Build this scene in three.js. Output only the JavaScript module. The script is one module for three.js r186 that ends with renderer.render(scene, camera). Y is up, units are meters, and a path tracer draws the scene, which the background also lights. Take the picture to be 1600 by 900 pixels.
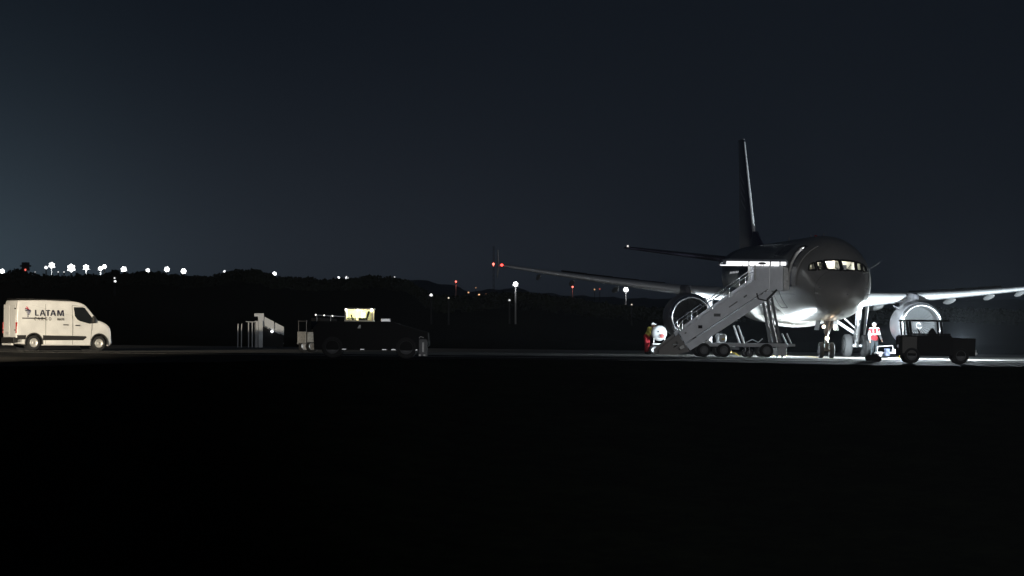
import * as THREE from 'three';
import { mergeGeometries, mergeVertices, toCreasedNormals } from 'three/addons/utils/BufferGeometryUtils.js';
import { RoundedBoxGeometry } from 'three/addons/geometries/RoundedBoxGeometry.js';
import { Brush, Evaluator, SUBTRACTION } from 'three-bvh-csg';

// ------------------------------------------------------------------ camera, sky, light, exposure
const F = 5400, HORIZON = 515, EYE = 1.36;                 // lens in pixels of the 1600 x 900 frame
const scene = new THREE.Scene();
const camera = new THREE.PerspectiveCamera(2 * Math.atan(450 / F) * 180 / Math.PI, 16 / 9, 0.5, 15000);
camera.position.set(0, EYE, 0);
camera.lookAt(0, EYE, -100);
camera.setViewOffset(1600, 900, 0, -(HORIZON - 450), 1600, 900);
const renderer = new THREE.WebGLRenderer({ antialias: true });
renderer.toneMapping = THREE.LinearToneMapping;
renderer.toneMappingExposure = 1;
renderer.shadowMap.enabled = true;

{ // night sky: even blue-grey dark, paler towards the horizon and the town at the left
  const W = 2048, H = 1024, d = new Float32Array(W * H * 4);
  for (let j = 0; j < H; j++) {
    const el = ((j + 0.5) / H - 0.5) * 180;
    for (let i = 0; i < W; i++) {
      const a = ((i + 0.5) / W - 0.5) * 2 * Math.PI;        // atan2(z, x)
      let az = (a * 180 / Math.PI + 90); while (az > 180) az -= 360; while (az < -180) az += 360;   // 0 straight ahead, + right
      const e = Math.max(el, 0);
      const low = Math.exp(-e / 2.3) * Math.exp(-(((az + 8) / 12) ** 2)), town = Math.exp(-(((az + 10) / 3.6) ** 2)) * Math.exp(-e / 1.9);
      const k = (j * W + i) * 4;
      d[k] = 0.0030 + 0.0320 * low + 0.058 * town;
      d[k + 1] = 0.0049 + 0.0385 * low + 0.096 * town;
      d[k + 2] = 0.0085 + 0.0490 * low + 0.122 * town;
      d[k + 3] = 1;
    }
  }
  const t = new THREE.DataTexture(d, W, H, THREE.RGBAFormat, THREE.FloatType);
  t.mapping = THREE.EquirectangularReflectionMapping; t.magFilter = t.minFilter = THREE.LinearFilter; t.needsUpdate = true;
  scene.background = t; scene.environment = t;
}
const moon = new THREE.DirectionalLight(0xc8d6ff, 0.006);
moon.position.set(-60, 160, 40); moon.target.position.set(0, 0, -150);
moon.castShadow = true; moon.shadow.radius = 4;
Object.assign(moon.shadow.camera, { left: -90, right: 90, top: 90, bottom: -90, near: 1, far: 500 });
scene.add(moon, moon.target);
const TAU = Math.PI * 2, R = a => a * Math.PI / 180, V = (x, y, z) => new THREE.Vector3(x, y, z);

// ------------------------------------------------------------------ helpers
let seed = 7; const rnd = () => { seed = (seed * 1664525 + 1013904223) >>> 0; return seed / 4294967296; };
const rr = (a, b) => a + (b - a) * rnd();
const used = {};
function numbered(n) { const k = used[n] = (used[n] ?? -1) + 1; return k ? `${n}_${String(k).padStart(3, '0')}` : n; }
function plain(g) { const o = g.index ? g.toNonIndexed() : g.clone(); for (const k of Object.keys(o.attributes)) if (!['position', 'normal', 'uv'].includes(k)) o.deleteAttribute(k); if (!o.attributes.normal) o.computeVertexNormals(); if (!o.attributes.uv) o.setAttribute('uv', new THREE.BufferAttribute(new Float32Array(o.attributes.position.count * 2), 2)); return o; }
const join = gs => gs.length === 1 ? gs[0] : mergeGeometries(gs.map(plain));
function mesh(name, geo, mat, parent) { const m = new THREE.Mesh(Array.isArray(geo) ? join(geo) : geo, mat); m.name = parent === scene ? numbered(name) : name; parent.add(m); return m; }
function thing(name, label, category, pos = [0, 0, 0], turn = 0, group) {
  const o = new THREE.Group(); o.name = numbered(name); o.position.set(...pos); o.rotation.y = turn;
  o.userData = { label, category }; if (group) o.userData.group = group; scene.add(o); return o;
}
function struct(name, geo, mat) { const m = mesh(name, geo, mat, scene); m.userData.kind = 'structure'; return m; }
const bx = (x0, x1, y0, y1, z0, z1, r = 0) => { const w = x1 - x0, h = y1 - y0, d = z1 - z0; const g = r ? new RoundedBoxGeometry(w, h, d, 2, Math.min(r, w / 2.01, h / 2.01, d / 2.01)) : new THREE.BoxGeometry(w, h, d); g.translate((x0 + x1) / 2, (y0 + y1) / 2, (z0 + z1) / 2); return g; };
function bar(p, q, r, r2 = r, n = 10) { const a = V(...p), b = V(...q), g = new THREE.CylinderGeometry(r2, r, a.distanceTo(b), n); g.translate(0, a.distanceTo(b) / 2, 0); g.applyQuaternion(new THREE.Quaternion().setFromUnitVectors(V(0, 1, 0), b.clone().sub(a).normalize())); g.translate(a.x, a.y, a.z); return g; }
function beam(p, q, w, h) { // square-section bar, w across z, h in its own plane
  const a = V(...p), b = V(...q), L = a.distanceTo(b), g = new THREE.BoxGeometry(L, h, w); const m = new THREE.Matrix4(), u = b.clone().sub(a).normalize(); let up = Math.abs(u.y) > 0.99 ? V(1, 0, 0) : V(0, 1, 0); const s = V().crossVectors(u, up).normalize(); up = V().crossVectors(s, u); m.makeBasis(u, up, s); g.applyMatrix4(m); g.translate((a.x + b.x) / 2, (a.y + b.y) / 2, (a.z + b.z) / 2); return g;
}
const tube = (pts, r, n = 24, k = 8, closed = false) => new THREE.TubeGeometry(new THREE.CatmullRomCurve3(pts.map(p => V(...p)), closed, 'catmullrom', 0.1), n, r, k, closed);
function lathe(pts, n = 40) { return new THREE.LatheGeometry(pts.map(p => new THREE.Vector2(...p)), n); }
function prism(pts, z0, z1, bevel = 0) { const s = new THREE.Shape(pts.map(p => new THREE.Vector2(...p))); const g = new THREE.ExtrudeGeometry(s, { depth: z1 - z0 - 2 * bevel, bevelEnabled: bevel > 0, bevelThickness: bevel, bevelSize: bevel, bevelOffset: -bevel, bevelSegments: 2, curveSegments: 12 }); g.translate(0, 0, z0 + bevel); return g; }
function loft(rings, caps = true) { // closed rings of equal length
  const n = rings[0].length, pos = [], uv = [], idx = [];
  rings.forEach((r, j) => { for (let i = 0; i <= n; i++) { const p = r[i % n]; pos.push(p[0], p[1], p[2]); uv.push(j / (rings.length - 1), i / n); } });
  const w = n + 1;
  for (let j = 0; j < rings.length - 1; j++) for (let i = 0; i < n; i++) { const a = j * w + i, b = a + 1, c = a + w, e = c + 1; idx.push(a, c, b, b, c, e); }
  if (caps) for (const j of [0, rings.length - 1]) { const r = rings[j], c = [0, 1, 2].map(k => r.reduce((s, p) => s + p[k], 0) / n), o = pos.length / 3; pos.push(...c); uv.push(j ? 1 : 0, 0.5); for (let i = 0; i < n; i++) { const a = j * w + i, b = a + 1; j ? idx.push(o, b, a) : idx.push(o, a, b); } }
  const g = new THREE.BufferGeometry(); g.setAttribute('position', new THREE.Float32BufferAttribute(pos, 3)); g.setAttribute('uv', new THREE.Float32BufferAttribute(uv, 2)); g.setIndex(idx); g.computeVertexNormals(); return g;
}
function grid(nu, nv, f) { const pos = [], uv = [], idx = []; for (let j = 0; j <= nv; j++) for (let i = 0; i <= nu; i++) { pos.push(...f(i / nu, j / nv)); uv.push(i / nu, j / nv); } for (let j = 0; j < nv; j++) for (let i = 0; i < nu; i++) { const a = j * (nu + 1) + i, c = a + nu + 1; idx.push(a, a + 1, c, c, a + 1, c + 1); } const g = new THREE.BufferGeometry(); g.setAttribute('position', new THREE.Float32BufferAttribute(pos, 3)); g.setAttribute('uv', new THREE.Float32BufferAttribute(uv, 2)); g.setIndex(idx); g.computeVertexNormals(); return g; }
// tileable value noise
function noiseMap(size, fn, srgb = false) { const d = new Uint8Array(size * size * 4); for (let j = 0; j < size; j++) for (let i = 0; i < size; i++) { const c = fn(i / size, j / size), k = (j * size + i) * 4; for (let q = 0; q < 3; q++) d[k + q] = Math.max(0, Math.min(255, 255 * (Array.isArray(c) ? c[q] : c))); d[k + 3] = 255; } const t = new THREE.DataTexture(d, size, size); t.wrapS = t.wrapT = THREE.RepeatWrapping; t.magFilter = t.minFilter = THREE.LinearFilter; if (srgb) t.colorSpace = THREE.SRGBColorSpace; t.needsUpdate = true; return t; }
const hash = (x, y, s) => { let h = (x * 374761393 + y * 668265263 + s * 974711) | 0; h = Math.imul(h ^ (h >>> 13), 1274126177); return ((h ^ (h >>> 16)) >>> 0) / 4294967296; };
function vn(u, v, f, s) { const x = u * f, y = v * f, i = Math.floor(x), j = Math.floor(y), a = x - i, b = y - j, p = a * a * (3 - 2 * a), q = b * b * (3 - 2 * b), m = k => ((k % f) + f) % f; const h = (i, j) => hash(m(i), m(j), s); return (h(i, j) * (1 - p) + h(i + 1, j) * p) * (1 - q) + (h(i, j + 1) * (1 - p) + h(i + 1, j + 1) * p) * q; }
const fbm = (u, v, f, s, o = 4) => { let t = 0, a = 0.5, n = 0; for (let k = 0; k < o; k++) { t += a * vn(u, v, f << k, s + k); n += a; a *= 0.5; } return t / n; };
const std = (c, roughness = 0.6, metalness = 0, extra = {}) => new THREE.MeshStandardMaterial({ color: Array.isArray(c) ? new THREE.Color().setRGB(...c) : c, roughness, metalness, ...extra });
const glow = (c, k) => new THREE.MeshStandardMaterial({ color: 0x111111, emissive: new THREE.Color().setRGB(...c), emissiveIntensity: k });

const dirtTex = noiseMap(512, (u, v) => { const n = 0.72 + 0.28 * fbm(u, v, 8, 3, 5) - 0.25 * Math.max(0, fbm(u, v, 4, 9, 3) - 0.6); return n; }, true);
const softTex = noiseMap(256, (u, v) => 0.88 + 0.12 * fbm(u, v, 6, 71, 4), true);
const concreteTex = noiseMap(512, (u, v) => 0.62 + 0.3 * fbm(u, v, 4, 21, 6) - 0.3 * Math.max(0, fbm(u, v, 6, 33, 4) - 0.58), true);
const asphaltTex = noiseMap(512, (u, v) => 0.5 + 0.35 * fbm(u, v, 16, 41, 5) + 0.25 * (fbm(u, v, 5, 47, 3) - 0.5), true);
const grainTex = noiseMap(256, (u, v) => fbm(u, v, 32, 55, 3));
const at = (px, py, d) => V((px - 800) * d / F, EYE - (py - HORIZON) * d / F, -d);

// ------------------------------------------------------------------ ground
const CREST = 157, clampX = x => Math.max(-140, Math.min(160, x));
const BANK = [[-140, 131], [-30, 132.5], [-21, 134], [-12.5, 143], [-8.5, 149], [-3, 149.2], [-2, 151.6], [7, 152], [11, 150.2], [16, 149], [160, 148.6]];   // where the paving ends and a bank falls away towards the viewer
const bank = x => { let i = 0; while (i < BANK.length - 2 && x > BANK[i + 1][0]) i++; const a = BANK[i], b = BANK[i + 1], t = Math.max(0, Math.min(1, (x - a[0]) / (b[0] - a[0]))); return a[1] + (b[1] - a[1]) * t * t * (3 - 2 * t); };
const gy = (x, z) => { const d = -z, c = bank(x); return -0.0107 * (clampX(x) - 14.5) - (d < CREST ? 0.02 * (CREST - Math.max(d, c)) : 0) - (d < c ? 0.11 * (c - Math.max(d, 60)) : 0); };
const XS = [-4500, -1500, -500, -140, -80, -60, -45]; for (let x = -40; x <= 44; x += 2) XS.push(x); XS.push(60, 90, 160, 500, 1500, 4500);
const PX = XS.filter(x => x >= -140 && x <= 160);
function sheet(xs, ds, lift) { // xs, ds (distance ahead) in metres
  const pos = [], uv = [], idx = []; for (const d of ds) for (const x of xs) { const e = typeof d === 'function' ? d(x) : d; pos.push(x, gy(x, -e) + lift, -e); uv.push(x, e); }
  const n = xs.length; for (let j = 0; j < ds.length - 1; j++) for (let i = 0; i < n - 1; i++) { const a = j * n + i, c = a + n; idx.push(a, a + 1, c, c, a + 1, c + 1); }
  const g = new THREE.BufferGeometry(); g.setAttribute('position', new THREE.Float32BufferAttribute(pos, 3)); g.setAttribute('uv', new THREE.Float32BufferAttribute(uv, 2)); g.setIndex(idx); g.computeVertexNormals(); return g;
}
const rep = (t, m) => { const c = t.clone(); c.repeat.set(1 / m, 1 / m); c.needsUpdate = true; return c; };
const M = {
  grass: new THREE.MeshPhysicalMaterial({ color: new THREE.Color().setRGB(0.028, 0.034, 0.018), roughness: 1, specularIntensity: 0,  map: rep(asphaltTex, 9) }),
  concrete: new THREE.MeshPhysicalMaterial({ color: new THREE.Color().setRGB(0.36, 0.35, 0.33), roughness: 0.88, specularIntensity: 0.15,  map: rep(concreteTex, 23), bumpMap: rep(grainTex, 1.3), bumpScale: 0.004 }),
  asphalt: new THREE.MeshPhysicalMaterial({ color: new THREE.Color().setRGB(0.05, 0.05, 0.05), roughness: 0.95, specularIntensity: 0.15,  map: rep(asphaltTex, 6), bumpMap: rep(grainTex, 0.9), bumpScale: 0.006 }),
  worn: new THREE.MeshPhysicalMaterial({ color: new THREE.Color().setRGB(0.13, 0.12, 0.105), roughness: 0.93, specularIntensity: 0.15,  map: rep(asphaltTex, 7) }),
  line: std([0.62, 0.6, 0.55], 0.8, 0, { map: rep(dirtTex, 3) }),
  yellow: std([0.6, 0.42, 0.06], 0.8, 0, { map: rep(dirtTex, 3) }),
  steel: std([0.5, 0.51, 0.52], 0.4, 0.7), chrome: std([0.75, 0.76, 0.78], 0.16, 1), dark: std([0.025, 0.026, 0.028], 0.6), rubber: std([0.045, 0.045, 0.046], 0.85),
  paint: std([0.72, 0.72, 0.7], 0.45, 0, { map: rep(dirtTex, 1) }), grey: std([0.34, 0.35, 0.36], 0.55), darkgrey: std([0.09, 0.092, 0.095], 0.6), black: std([0.01, 0.01, 0.011], 0.92),
  glass: new THREE.MeshPhysicalMaterial({ color: 0xe8f0f0, roughness: 0.03, transmission: 1, thickness: 0, ior: 1.5 }),
  tint: new THREE.MeshPhysicalMaterial({ color: 0x2a3034, roughness: 0.05, transmission: 1, thickness: 0, ior: 1.5 }),
};
struct('ground', sheet(XS, [-200, -40, 20, 60, 80, 100, 115, ...[12, 8, 5, 2, 0].map(o => x => bank(x) - o), CREST, 212, 300, 500, 900, 2000, 9000], 0), M.grass);
struct('taxiway', sheet(PX, [x => bank(x) + 0.02, CREST], 0.005), M.asphalt);
struct('apron', sheet([-140, -60, 0, 60, 160], [CREST, 170, 190, 212], 0.005), M.concrete);
struct('pavement_strip', sheet(PX.filter(x => x <= -14), [x => Math.max(140, bank(x) + 0.3), 147.3], 0.011), M.worn);
struct('edge_marking', sheet([-140, -60, 0, 60, 160], [154.6, 155.1], 0.011), M.line);
{ // yellow lead-in line towards the nose gear
  struct('lead_in_marking', sheet([14.86, 15.04], [158, 170, 190, 211], 0.011), M.yellow);
}

// ------------------------------------------------------------------ airliner
const plane = new THREE.Group(); plane.name = numbered('airliner'); scene.add(plane);
plane.position.set(15.43, gy(15.43, -160), -160); plane.rotation.order = 'YXZ'; plane.rotation.y = R(4.9); plane.rotation.z = R(-1.9);
plane.userData = { label: 'twin engine passenger jet parked nose-on with boarding stairs at its door', category: 'airliner' };
const TILT = Math.tan(R(1.9)) - 0.0107;                     // the aeroplane leans a little more than the apron
const SEC = [ // station, bottom, top, half width
  [0, 2.99, 3.01, 0.01], [0.06, 2.78, 3.2, 0.22], [0.2, 2.62, 3.36, 0.41], [0.45, 2.45, 3.55, 0.64], [0.85, 2.28, 3.8, 0.92], [1.3, 2.15, 4.04, 1.14], [1.8, 2.03, 4.31, 1.34], [2.4, 1.94, 4.77, 1.52], [3, 1.88, 5.14, 1.66], [3.6, 1.83, 5.42, 1.77], [4.4, 1.79, 5.66, 1.87], [5.4, 1.77, 5.82, 1.94], [6.6, 1.76, 5.89, 1.97], [8, 1.76, 5.9, 1.975], [12, 1.76, 5.9, 1.975], [18, 1.76, 5.9, 1.975], [24, 1.78, 5.9, 1.975], [26, 1.98, 5.9, 1.92], [28, 2.45, 5.9, 1.77], [30, 3.08, 5.88, 1.5], [32, 3.72, 5.84, 1.2], [34, 4.32, 5.77, 0.84], [36, 4.88, 5.68, 0.46], [37.3, 5.2, 5.58, 0.2]];
function sec(st) { let i = 0; while (i < SEC.length - 2 && st > SEC[i + 1][0]) i++; const a = SEC[i], b = SEC[i + 1], t = Math.max(0, Math.min(1, (st - a[0]) / (b[0] - a[0]))), pa = SEC[Math.max(0, i - 1)], pb = SEC[Math.min(SEC.length - 1, i + 2)], h = b[0] - a[0]; return [1, 2, 3].map(k => { let m0 = i ? (b[k] - pa[k]) / (b[0] - pa[0]) : (b[k] - a[k]) / h, m1 = i < SEC.length - 2 ? (pb[k] - a[k]) / (pb[0] - a[0]) : (b[k] - a[k]) / h; const s = (b[k] - a[k]) / h; if (s === 0) { m0 = m1 = 0; } else { m0 = Math.sign(s) * Math.min(Math.abs(m0), 3 * Math.abs(s)) * (m0 * s > 0 ? 1 : 0); m1 = Math.sign(s) * Math.min(Math.abs(m1), 3 * Math.abs(s)) * (m1 * s > 0 ? 1 : 0); } const t2 = t * t, t3 = t2 * t; return (2 * t3 - 3 * t2 + 1) * a[k] + (t3 - 2 * t2 + t) * h * m0 + (-2 * t3 + 3 * t2) * b[k] + (t3 - t2) * h * m1; }); }
function skin(st, a, off = 0) { const [b, t, w] = sec(st), c = (b + t) / 2, h = (t - b) / 2; return [(w + off) * Math.sin(a), c + (h + off) * Math.cos(a), -st]; } // a: 0 crown, + photo right
function face(x, y, off = 0) { let lo = 0, hi = 6.6; for (let k = 0; k < 40; k++) { const m = (lo + hi) / 2, [b, t, w] = sec(m); ((x / w) ** 2 + ((y - (b + t) / 2) / ((t - b) / 2)) ** 2 < 1) ? hi = m : lo = m; } return [x, y, -hi + off]; } // point of the skin met from ahead
const sideA = (st, y) => { const [b, t] = sec(st); return Math.acos(Math.max(-1, Math.min(1, (y - (b + t) / 2) / ((t - b) / 2)))); };

const paintTex = (() => { const c = document.createElement('canvas'); c.width = 2048; c.height = 512; const g = c.getContext('2d'); g.fillStyle = '#b2b2b0'; g.fillRect(0, 0, 2048, 512);
  for (let i = 0; i < 900; i++) { const x = rnd() * 2048, y = rnd() * 512; g.fillStyle = `rgba(${60 + rnd() * 40 | 0},${58 + rnd() * 30 | 0},${54 + rnd() * 20 | 0},${0.02 + rnd() * 0.05})`; g.fillRect(x, y, 4 + rnd() * 60, 1 + rnd() * 3); }
  g.fillStyle = '#20193f'; g.beginPath(); g.moveTo(1500, 0); g.lineTo(1660, 256); g.lineTo(1500, 512); g.lineTo(2048, 512); g.lineTo(2048, 0); g.fill();
  g.strokeStyle = 'rgba(40,40,44,0.55)'; g.lineWidth = 1; for (const s of [1.62, 6.2, 8.3, 10.8, 13.4, 16, 18.6, 21.2, 23.8, 26.4]) { g.beginPath(); g.moveTo(s / 37.3 * 2048, 0); g.lineTo(s / 37.3 * 2048, 512); g.stroke(); } for (const v of [95, 160, 352, 417]) { g.beginPath(); g.moveTo(240, v); g.lineTo(1450, v); g.stroke(); }
  const t = new THREE.CanvasTexture(c); t.colorSpace = THREE.SRGBColorSpace; t.wrapS = t.wrapT = THREE.RepeatWrapping; return t; })();
const A = {
  skin: std([0.62, 0.6, 0.58], 0.3, 0, { map: paintTex }), wing: std([0.5, 0.51, 0.52], 0.38, 0.1), under: std([0.26, 0.265, 0.27], 0.45), indigo: std([0.022, 0.016, 0.06], 0.35), metal: std([0.86, 0.87, 0.89], 0.2, 0.95), nacelle: std([0.15, 0.15, 0.165], 0.35), duct: std([0.07, 0.072, 0.075], 0.5, 0.2), tailplane: std([0.03, 0.028, 0.045], 0.45), nosegearShaded: std([0.12, 0.11, 0.1], 0.45, 0.2), blade: std([0.12, 0.125, 0.13], 0.4, 0.6), gear: std([0.62, 0.63, 0.64], 0.4, 0.2), rim: std([0.55, 0.55, 0.56], 0.45, 0.4), seal: std([0.015, 0.015, 0.016], 0.6), cabin: std([0.62, 0.6, 0.55], 0.8), seat: std([0.05, 0.055, 0.07], 0.9) };  // nose gear: gear paint darkened, its shade put into the colour
{ // fuselage with the cockpit windows and the right front door cut through its skin
  const sts = []; for (let i = 0; i <= 100; i++) sts.push(37.3 * Math.pow(i / 100, 1.75)); sts[0] = 0.0004;
  const N = 72; let g = loft(sts.map(s => Array.from({ length: N }, (_, i) => skin(s, -i / N * TAU))));
  const p = g.attributes.position, uv = g.attributes.uv; for (let i = 0; i < p.count; i++) uv.setX(i, -p.getZ(i) / 37.3); // u along the hull
  const ev = new Evaluator(); ev.attributes = ['position', 'normal', 'uv']; ev.useGroups = false;
  let hull = new Brush(g, A.skin); hull.updateMatrixWorld();
  const cut = q => { const b = new Brush(plain(q), A.cabin); b.updateMatrixWorld(); hull = ev.evaluate(hull, b, SUBTRACTION); };
  const panes = [];
  for (const s of [-1, 1]) for (const q of [[[0.045, 4.13], [0.66, 4.16], [0.74, 4.6], [0.045, 4.64]], [[0.75, 4.165], [1.02, 4.14], [1.06, 4.52], [0.83, 4.585]], [[1.11, 4.125], [1.4, 4.13], [1.34, 4.36], [1.15, 4.5]]]) panes.push(q.map(([x, y]) => [x * s, y]));
  for (const q of panes) { const o = THREE.ShapeUtils.area(q.map(a => new THREE.Vector2(...a))) < 0 ? [...q].reverse() : q; cut(prism(o, -3.75, -0.6)); }
  cut(bx(-1.19, 1.19, 3.45, 4.74, -4.35, -3.35));
  cut(bx(-2.6, -0.7, 3.42, 5.28, -5.42, -4.58));
  const fus = mesh('fuselage', hull.geometry, A.skin, plane);
  for (const q of panes) { // glass in dark frames
    const pt = (i, t) => { const a = q[i], b = q[(i + 1) % 4]; return [a[0] + (b[0] - a[0]) * t, a[1] + (b[1] - a[1]) * t]; };
    const edge = []; for (let i = 0; i < 4; i++) for (let k = 0; k < 6; k++) edge.push(face(...pt(i, k / 6), 0.004));
    const w = mesh('cockpit_window', tube(edge, 0.045, 48, 6, true), A.seal, plane);
    mesh('pane', grid(8, 6, (u, v) => { const a = pt(0, u), b = pt(2, 1 - u); return face(a[0] + (b[0] - a[0]) * v, a[1] + (b[1] - a[1]) * v, -0.015); }), M.glass, w);
  }
  // cockpit
  for (const s of [-1, 1]) { mesh('cockpit_seat', [bx(s * 0.55 - 0.24, s * 0.55 + 0.24, 3.46, 3.75, -4.05, -3.6, 0.06), bx(s * 0.55 - 0.23, s * 0.55 + 0.23, 3.7, 4.28, -4.12, -3.98, 0.06), bx(s * 0.55 - 0.13, s * 0.55 + 0.13, 4.26, 4.46, -4.12, -4.02, 0.04)], A.seat, plane); }
  mesh('cockpit_panel', bx(-1.1, 1.1, 3.46, 4.12, -3.56, -3.4, 0.04), A.seat, plane);
  mesh('cockpit_bulkhead', [bx(-1.15, -0.28, 3.46, 4.73, -4.34, -4.3), bx(0.28, 1.15, 3.46, 4.73, -4.34, -4.3), bx(-0.28, 0.28, 4.55, 4.73, -4.34, -4.3)], A.cabin, plane);
  const cl = mesh('cockpit_lamp', bx(-0.16, 0.16, 4.68, 4.72, -3.95, -3.8, 0.01), glow([1, 0.93, 0.74], 3), plane); cl.userData.label = 'lit ceiling lamp inside the cockpit';
  const pl = new THREE.PointLight(0xfff6e4, 8); pl.position.set(0, 4.6, -3.87); pl.castShadow = true; plane.add(pl);
  // right front door: frame, opened panel carried forward along the skin
  const dp = []; for (const [s, y] of [[4.56, 3.5], [4.56, 4.0], [4.56, 4.5], [4.56, 5.0], [4.62, 5.26], [5.0, 5.3], [5.38, 5.26], [5.44, 5.0], [5.44, 4.5], [5.44, 4.0], [5.44, 3.5], [5.38, 3.41], [5.0, 3.38], [4.62, 3.41]]) dp.push(skin(s, -sideA(s, y), 0.012));
  mesh('door_frame', tube(dp, 0.05, 90, 6, true), A.seal, plane);
  const dr = mesh('door', join([0.03, 0.07].map(o => grid(8, 14, (u, v) => { const s = 3.66 + 0.86 * u, y = 3.42 + 1.84 * v; return skin(s, -sideA(s, y), o); })).concat([0, 1].map(e => grid(1, 14, (u, v) => { const s = 3.66 + 0.86 * e, y = 3.42 + 1.84 * v; return skin(s, -sideA(s, y), 0.03 + 0.04 * u); })))), A.skin, plane); dr.userData.label = 'front door swung open and forward';
  mesh('handle', bx(-0.1, 0.1, -0.02, 0.02, -0.02, 0.02, 0.01).translate(...skin(4.05, -sideA(4.05, 4.3), 0.09)), M.dark, dr);
  mesh('galley_wall', bx(-0.76, -0.72, 3.43, 5.2, -5.4, -4.6), A.cabin, plane);
  mesh('entry_lamp', bx(-1.3, -1.0, 5.2, 5.24, -5.15, -4.85, 0.01), glow([0.95, 0.98, 1], 3), plane);
  const el = new THREE.PointLight(0xf2f6ff, 0.28); el.position.set(-1.2, 5.1, -5.0); el.castShadow = true; plane.add(el);
  // cabin windows on the side towards the stairs, port door and cargo door outlines
  for (let i = 0; i < 34; i++) { const s = 6.5 + i * 0.53; if (s > 13.3 && s < 14.6) continue; const y = 4.33, a = sideA(s, y); mesh('cabin_window', grid(2, 3, (u, v) => skin(s - 0.12 + 0.24 * u, -sideA(s, y - (i > 27 ? 0.05 : 0.15) + (i > 27 ? 0.1 : 0.3) * v), 0.006)), i > 27 ? glow([0.9, 0.95, 1], 0.5) : A.seal, plane).userData.label = i > 27 ? 'softly lit cabin window' : undefined; mesh('cabin_window', grid(2, 3, (u, v) => skin(s - 0.12 + 0.24 * u, sideA(s, y - 0.17 + 0.34 * v), 0.006)), A.seal, plane); }
  { const s0 = 8.1, s1 = 9.9, y0 = 2.4, y1 = 3.55, q = []; for (const [s, y] of [[s0, y0], [s0, y1], [s1, y1], [s1, y0]]) q.push([s, y]); const e = []; for (let i = 0; i < 4; i++) for (let k = 0; k < 6; k++) { const a = q[i], b = q[(i + 1) % 4], s = a[0] + (b[0] - a[0]) * k / 6, y = a[1] + (b[1] - a[1]) * k / 6; e.push(skin(s, -sideA(s, y), 0.002)); } mesh('cargo_door', tube(e, 0.014, 60, 5, true), A.seal, plane); }
  // titles on the side behind the door
  const tc = document.createElement('canvas'); tc.width = 1024; tc.height = 256; const tg = tc.getContext('2d'); tg.clearRect(0, 0, 1024, 256); tg.fillStyle = '#1c1440'; tg.font = 'bold 210px sans-serif'; tg.textAlign = 'center'; tg.textBaseline = 'middle'; tg.fillText('LATAM', 512, 132, 980); const tt = new THREE.CanvasTexture(tc); tt.colorSpace = THREE.SRGBColorSpace;
  const title = new THREE.MeshStandardMaterial({ map: tt, transparent: true, roughness: 0.35 });
  mesh('airline_title', grid(24, 8, (u, v) => { const s = 12.3 - 5.8 * u, y = 4.72 + 0.95 * v; return skin(s, -sideA(s, y), 0.006); }), title, plane);
  mesh('airline_title', grid(24, 8, (u, v) => { const s = 6.5 + 5.8 * u, y = 4.72 + 0.95 * v; return skin(s, sideA(s, y), 0.006); }), title, plane);
  // wing-to-body fairing
  mesh('belly_fairing', loft(Array.from({ length: 13 }, (_, k) => { const t = k / 12, s = 9.6 + 10.6 * t, q = Math.sin(Math.PI * t) ** 0.55 + 0.02; return Array.from({ length: 36 }, (_, i) => { const a = -i / 36 * TAU; return [2.12 * q * Math.sin(a) * 0.98, 2.42 + 0.92 * q * Math.cos(a) * (Math.cos(a) < 0 ? 1 : 0.7), -s]; }); })), A.skin, plane);
  // probes, antennas, drain masts
  for (const [x, y] of [[-1.05, 3.3], [-1.16, 3.05], [1.05, 3.3], [1.16, 3.05]]) { const p0 = face(x, y), sg = Math.sign(x); mesh('pitot_probe', [bar(p0, [p0[0] + sg * 0.12, p0[1], p0[2] + 0.02], 0.02, 0.012), bar([p0[0] + sg * 0.12, p0[1], p0[2] - 0.03], [p0[0] + sg * 0.12, p0[1], p0[2] + 0.16], 0.012)], A.metal, plane); }
  for (const [s, h] of [[6.8, 0.14], [10.4, 0.16], [17, 0.2]]) { const q = skin(s, 0); mesh('blade_antenna', prism([[-0.18, -0.05], [0.18, -0.05], [0.02, h], [-0.12, h]], -0.015, 0.015, 0.004).rotateY(Math.PI / 2).translate(...q), A.nacelle, plane); }
  mesh('wiper', [bar(face(-0.1, 4.1, 0.04), face(-0.5, 4.42, 0.04), 0.012), bar(face(0.1, 4.1, 0.04), face(0.5, 4.42, 0.04), 0.012)], A.seal, plane);
  mesh('ice_probe', [bar(skin(3.2, 1.15), [2.1, 4.62, -3.3], 0.01)], M.grey, plane);
  mesh('beacon', new THREE.SphereGeometry(0.09, 12, 8).scale(1, 0.8, 1.4).translate(...skin(9, 0, 0.03)), std([0.3, 0.02, 0.02], 0.3), plane);
}
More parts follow.
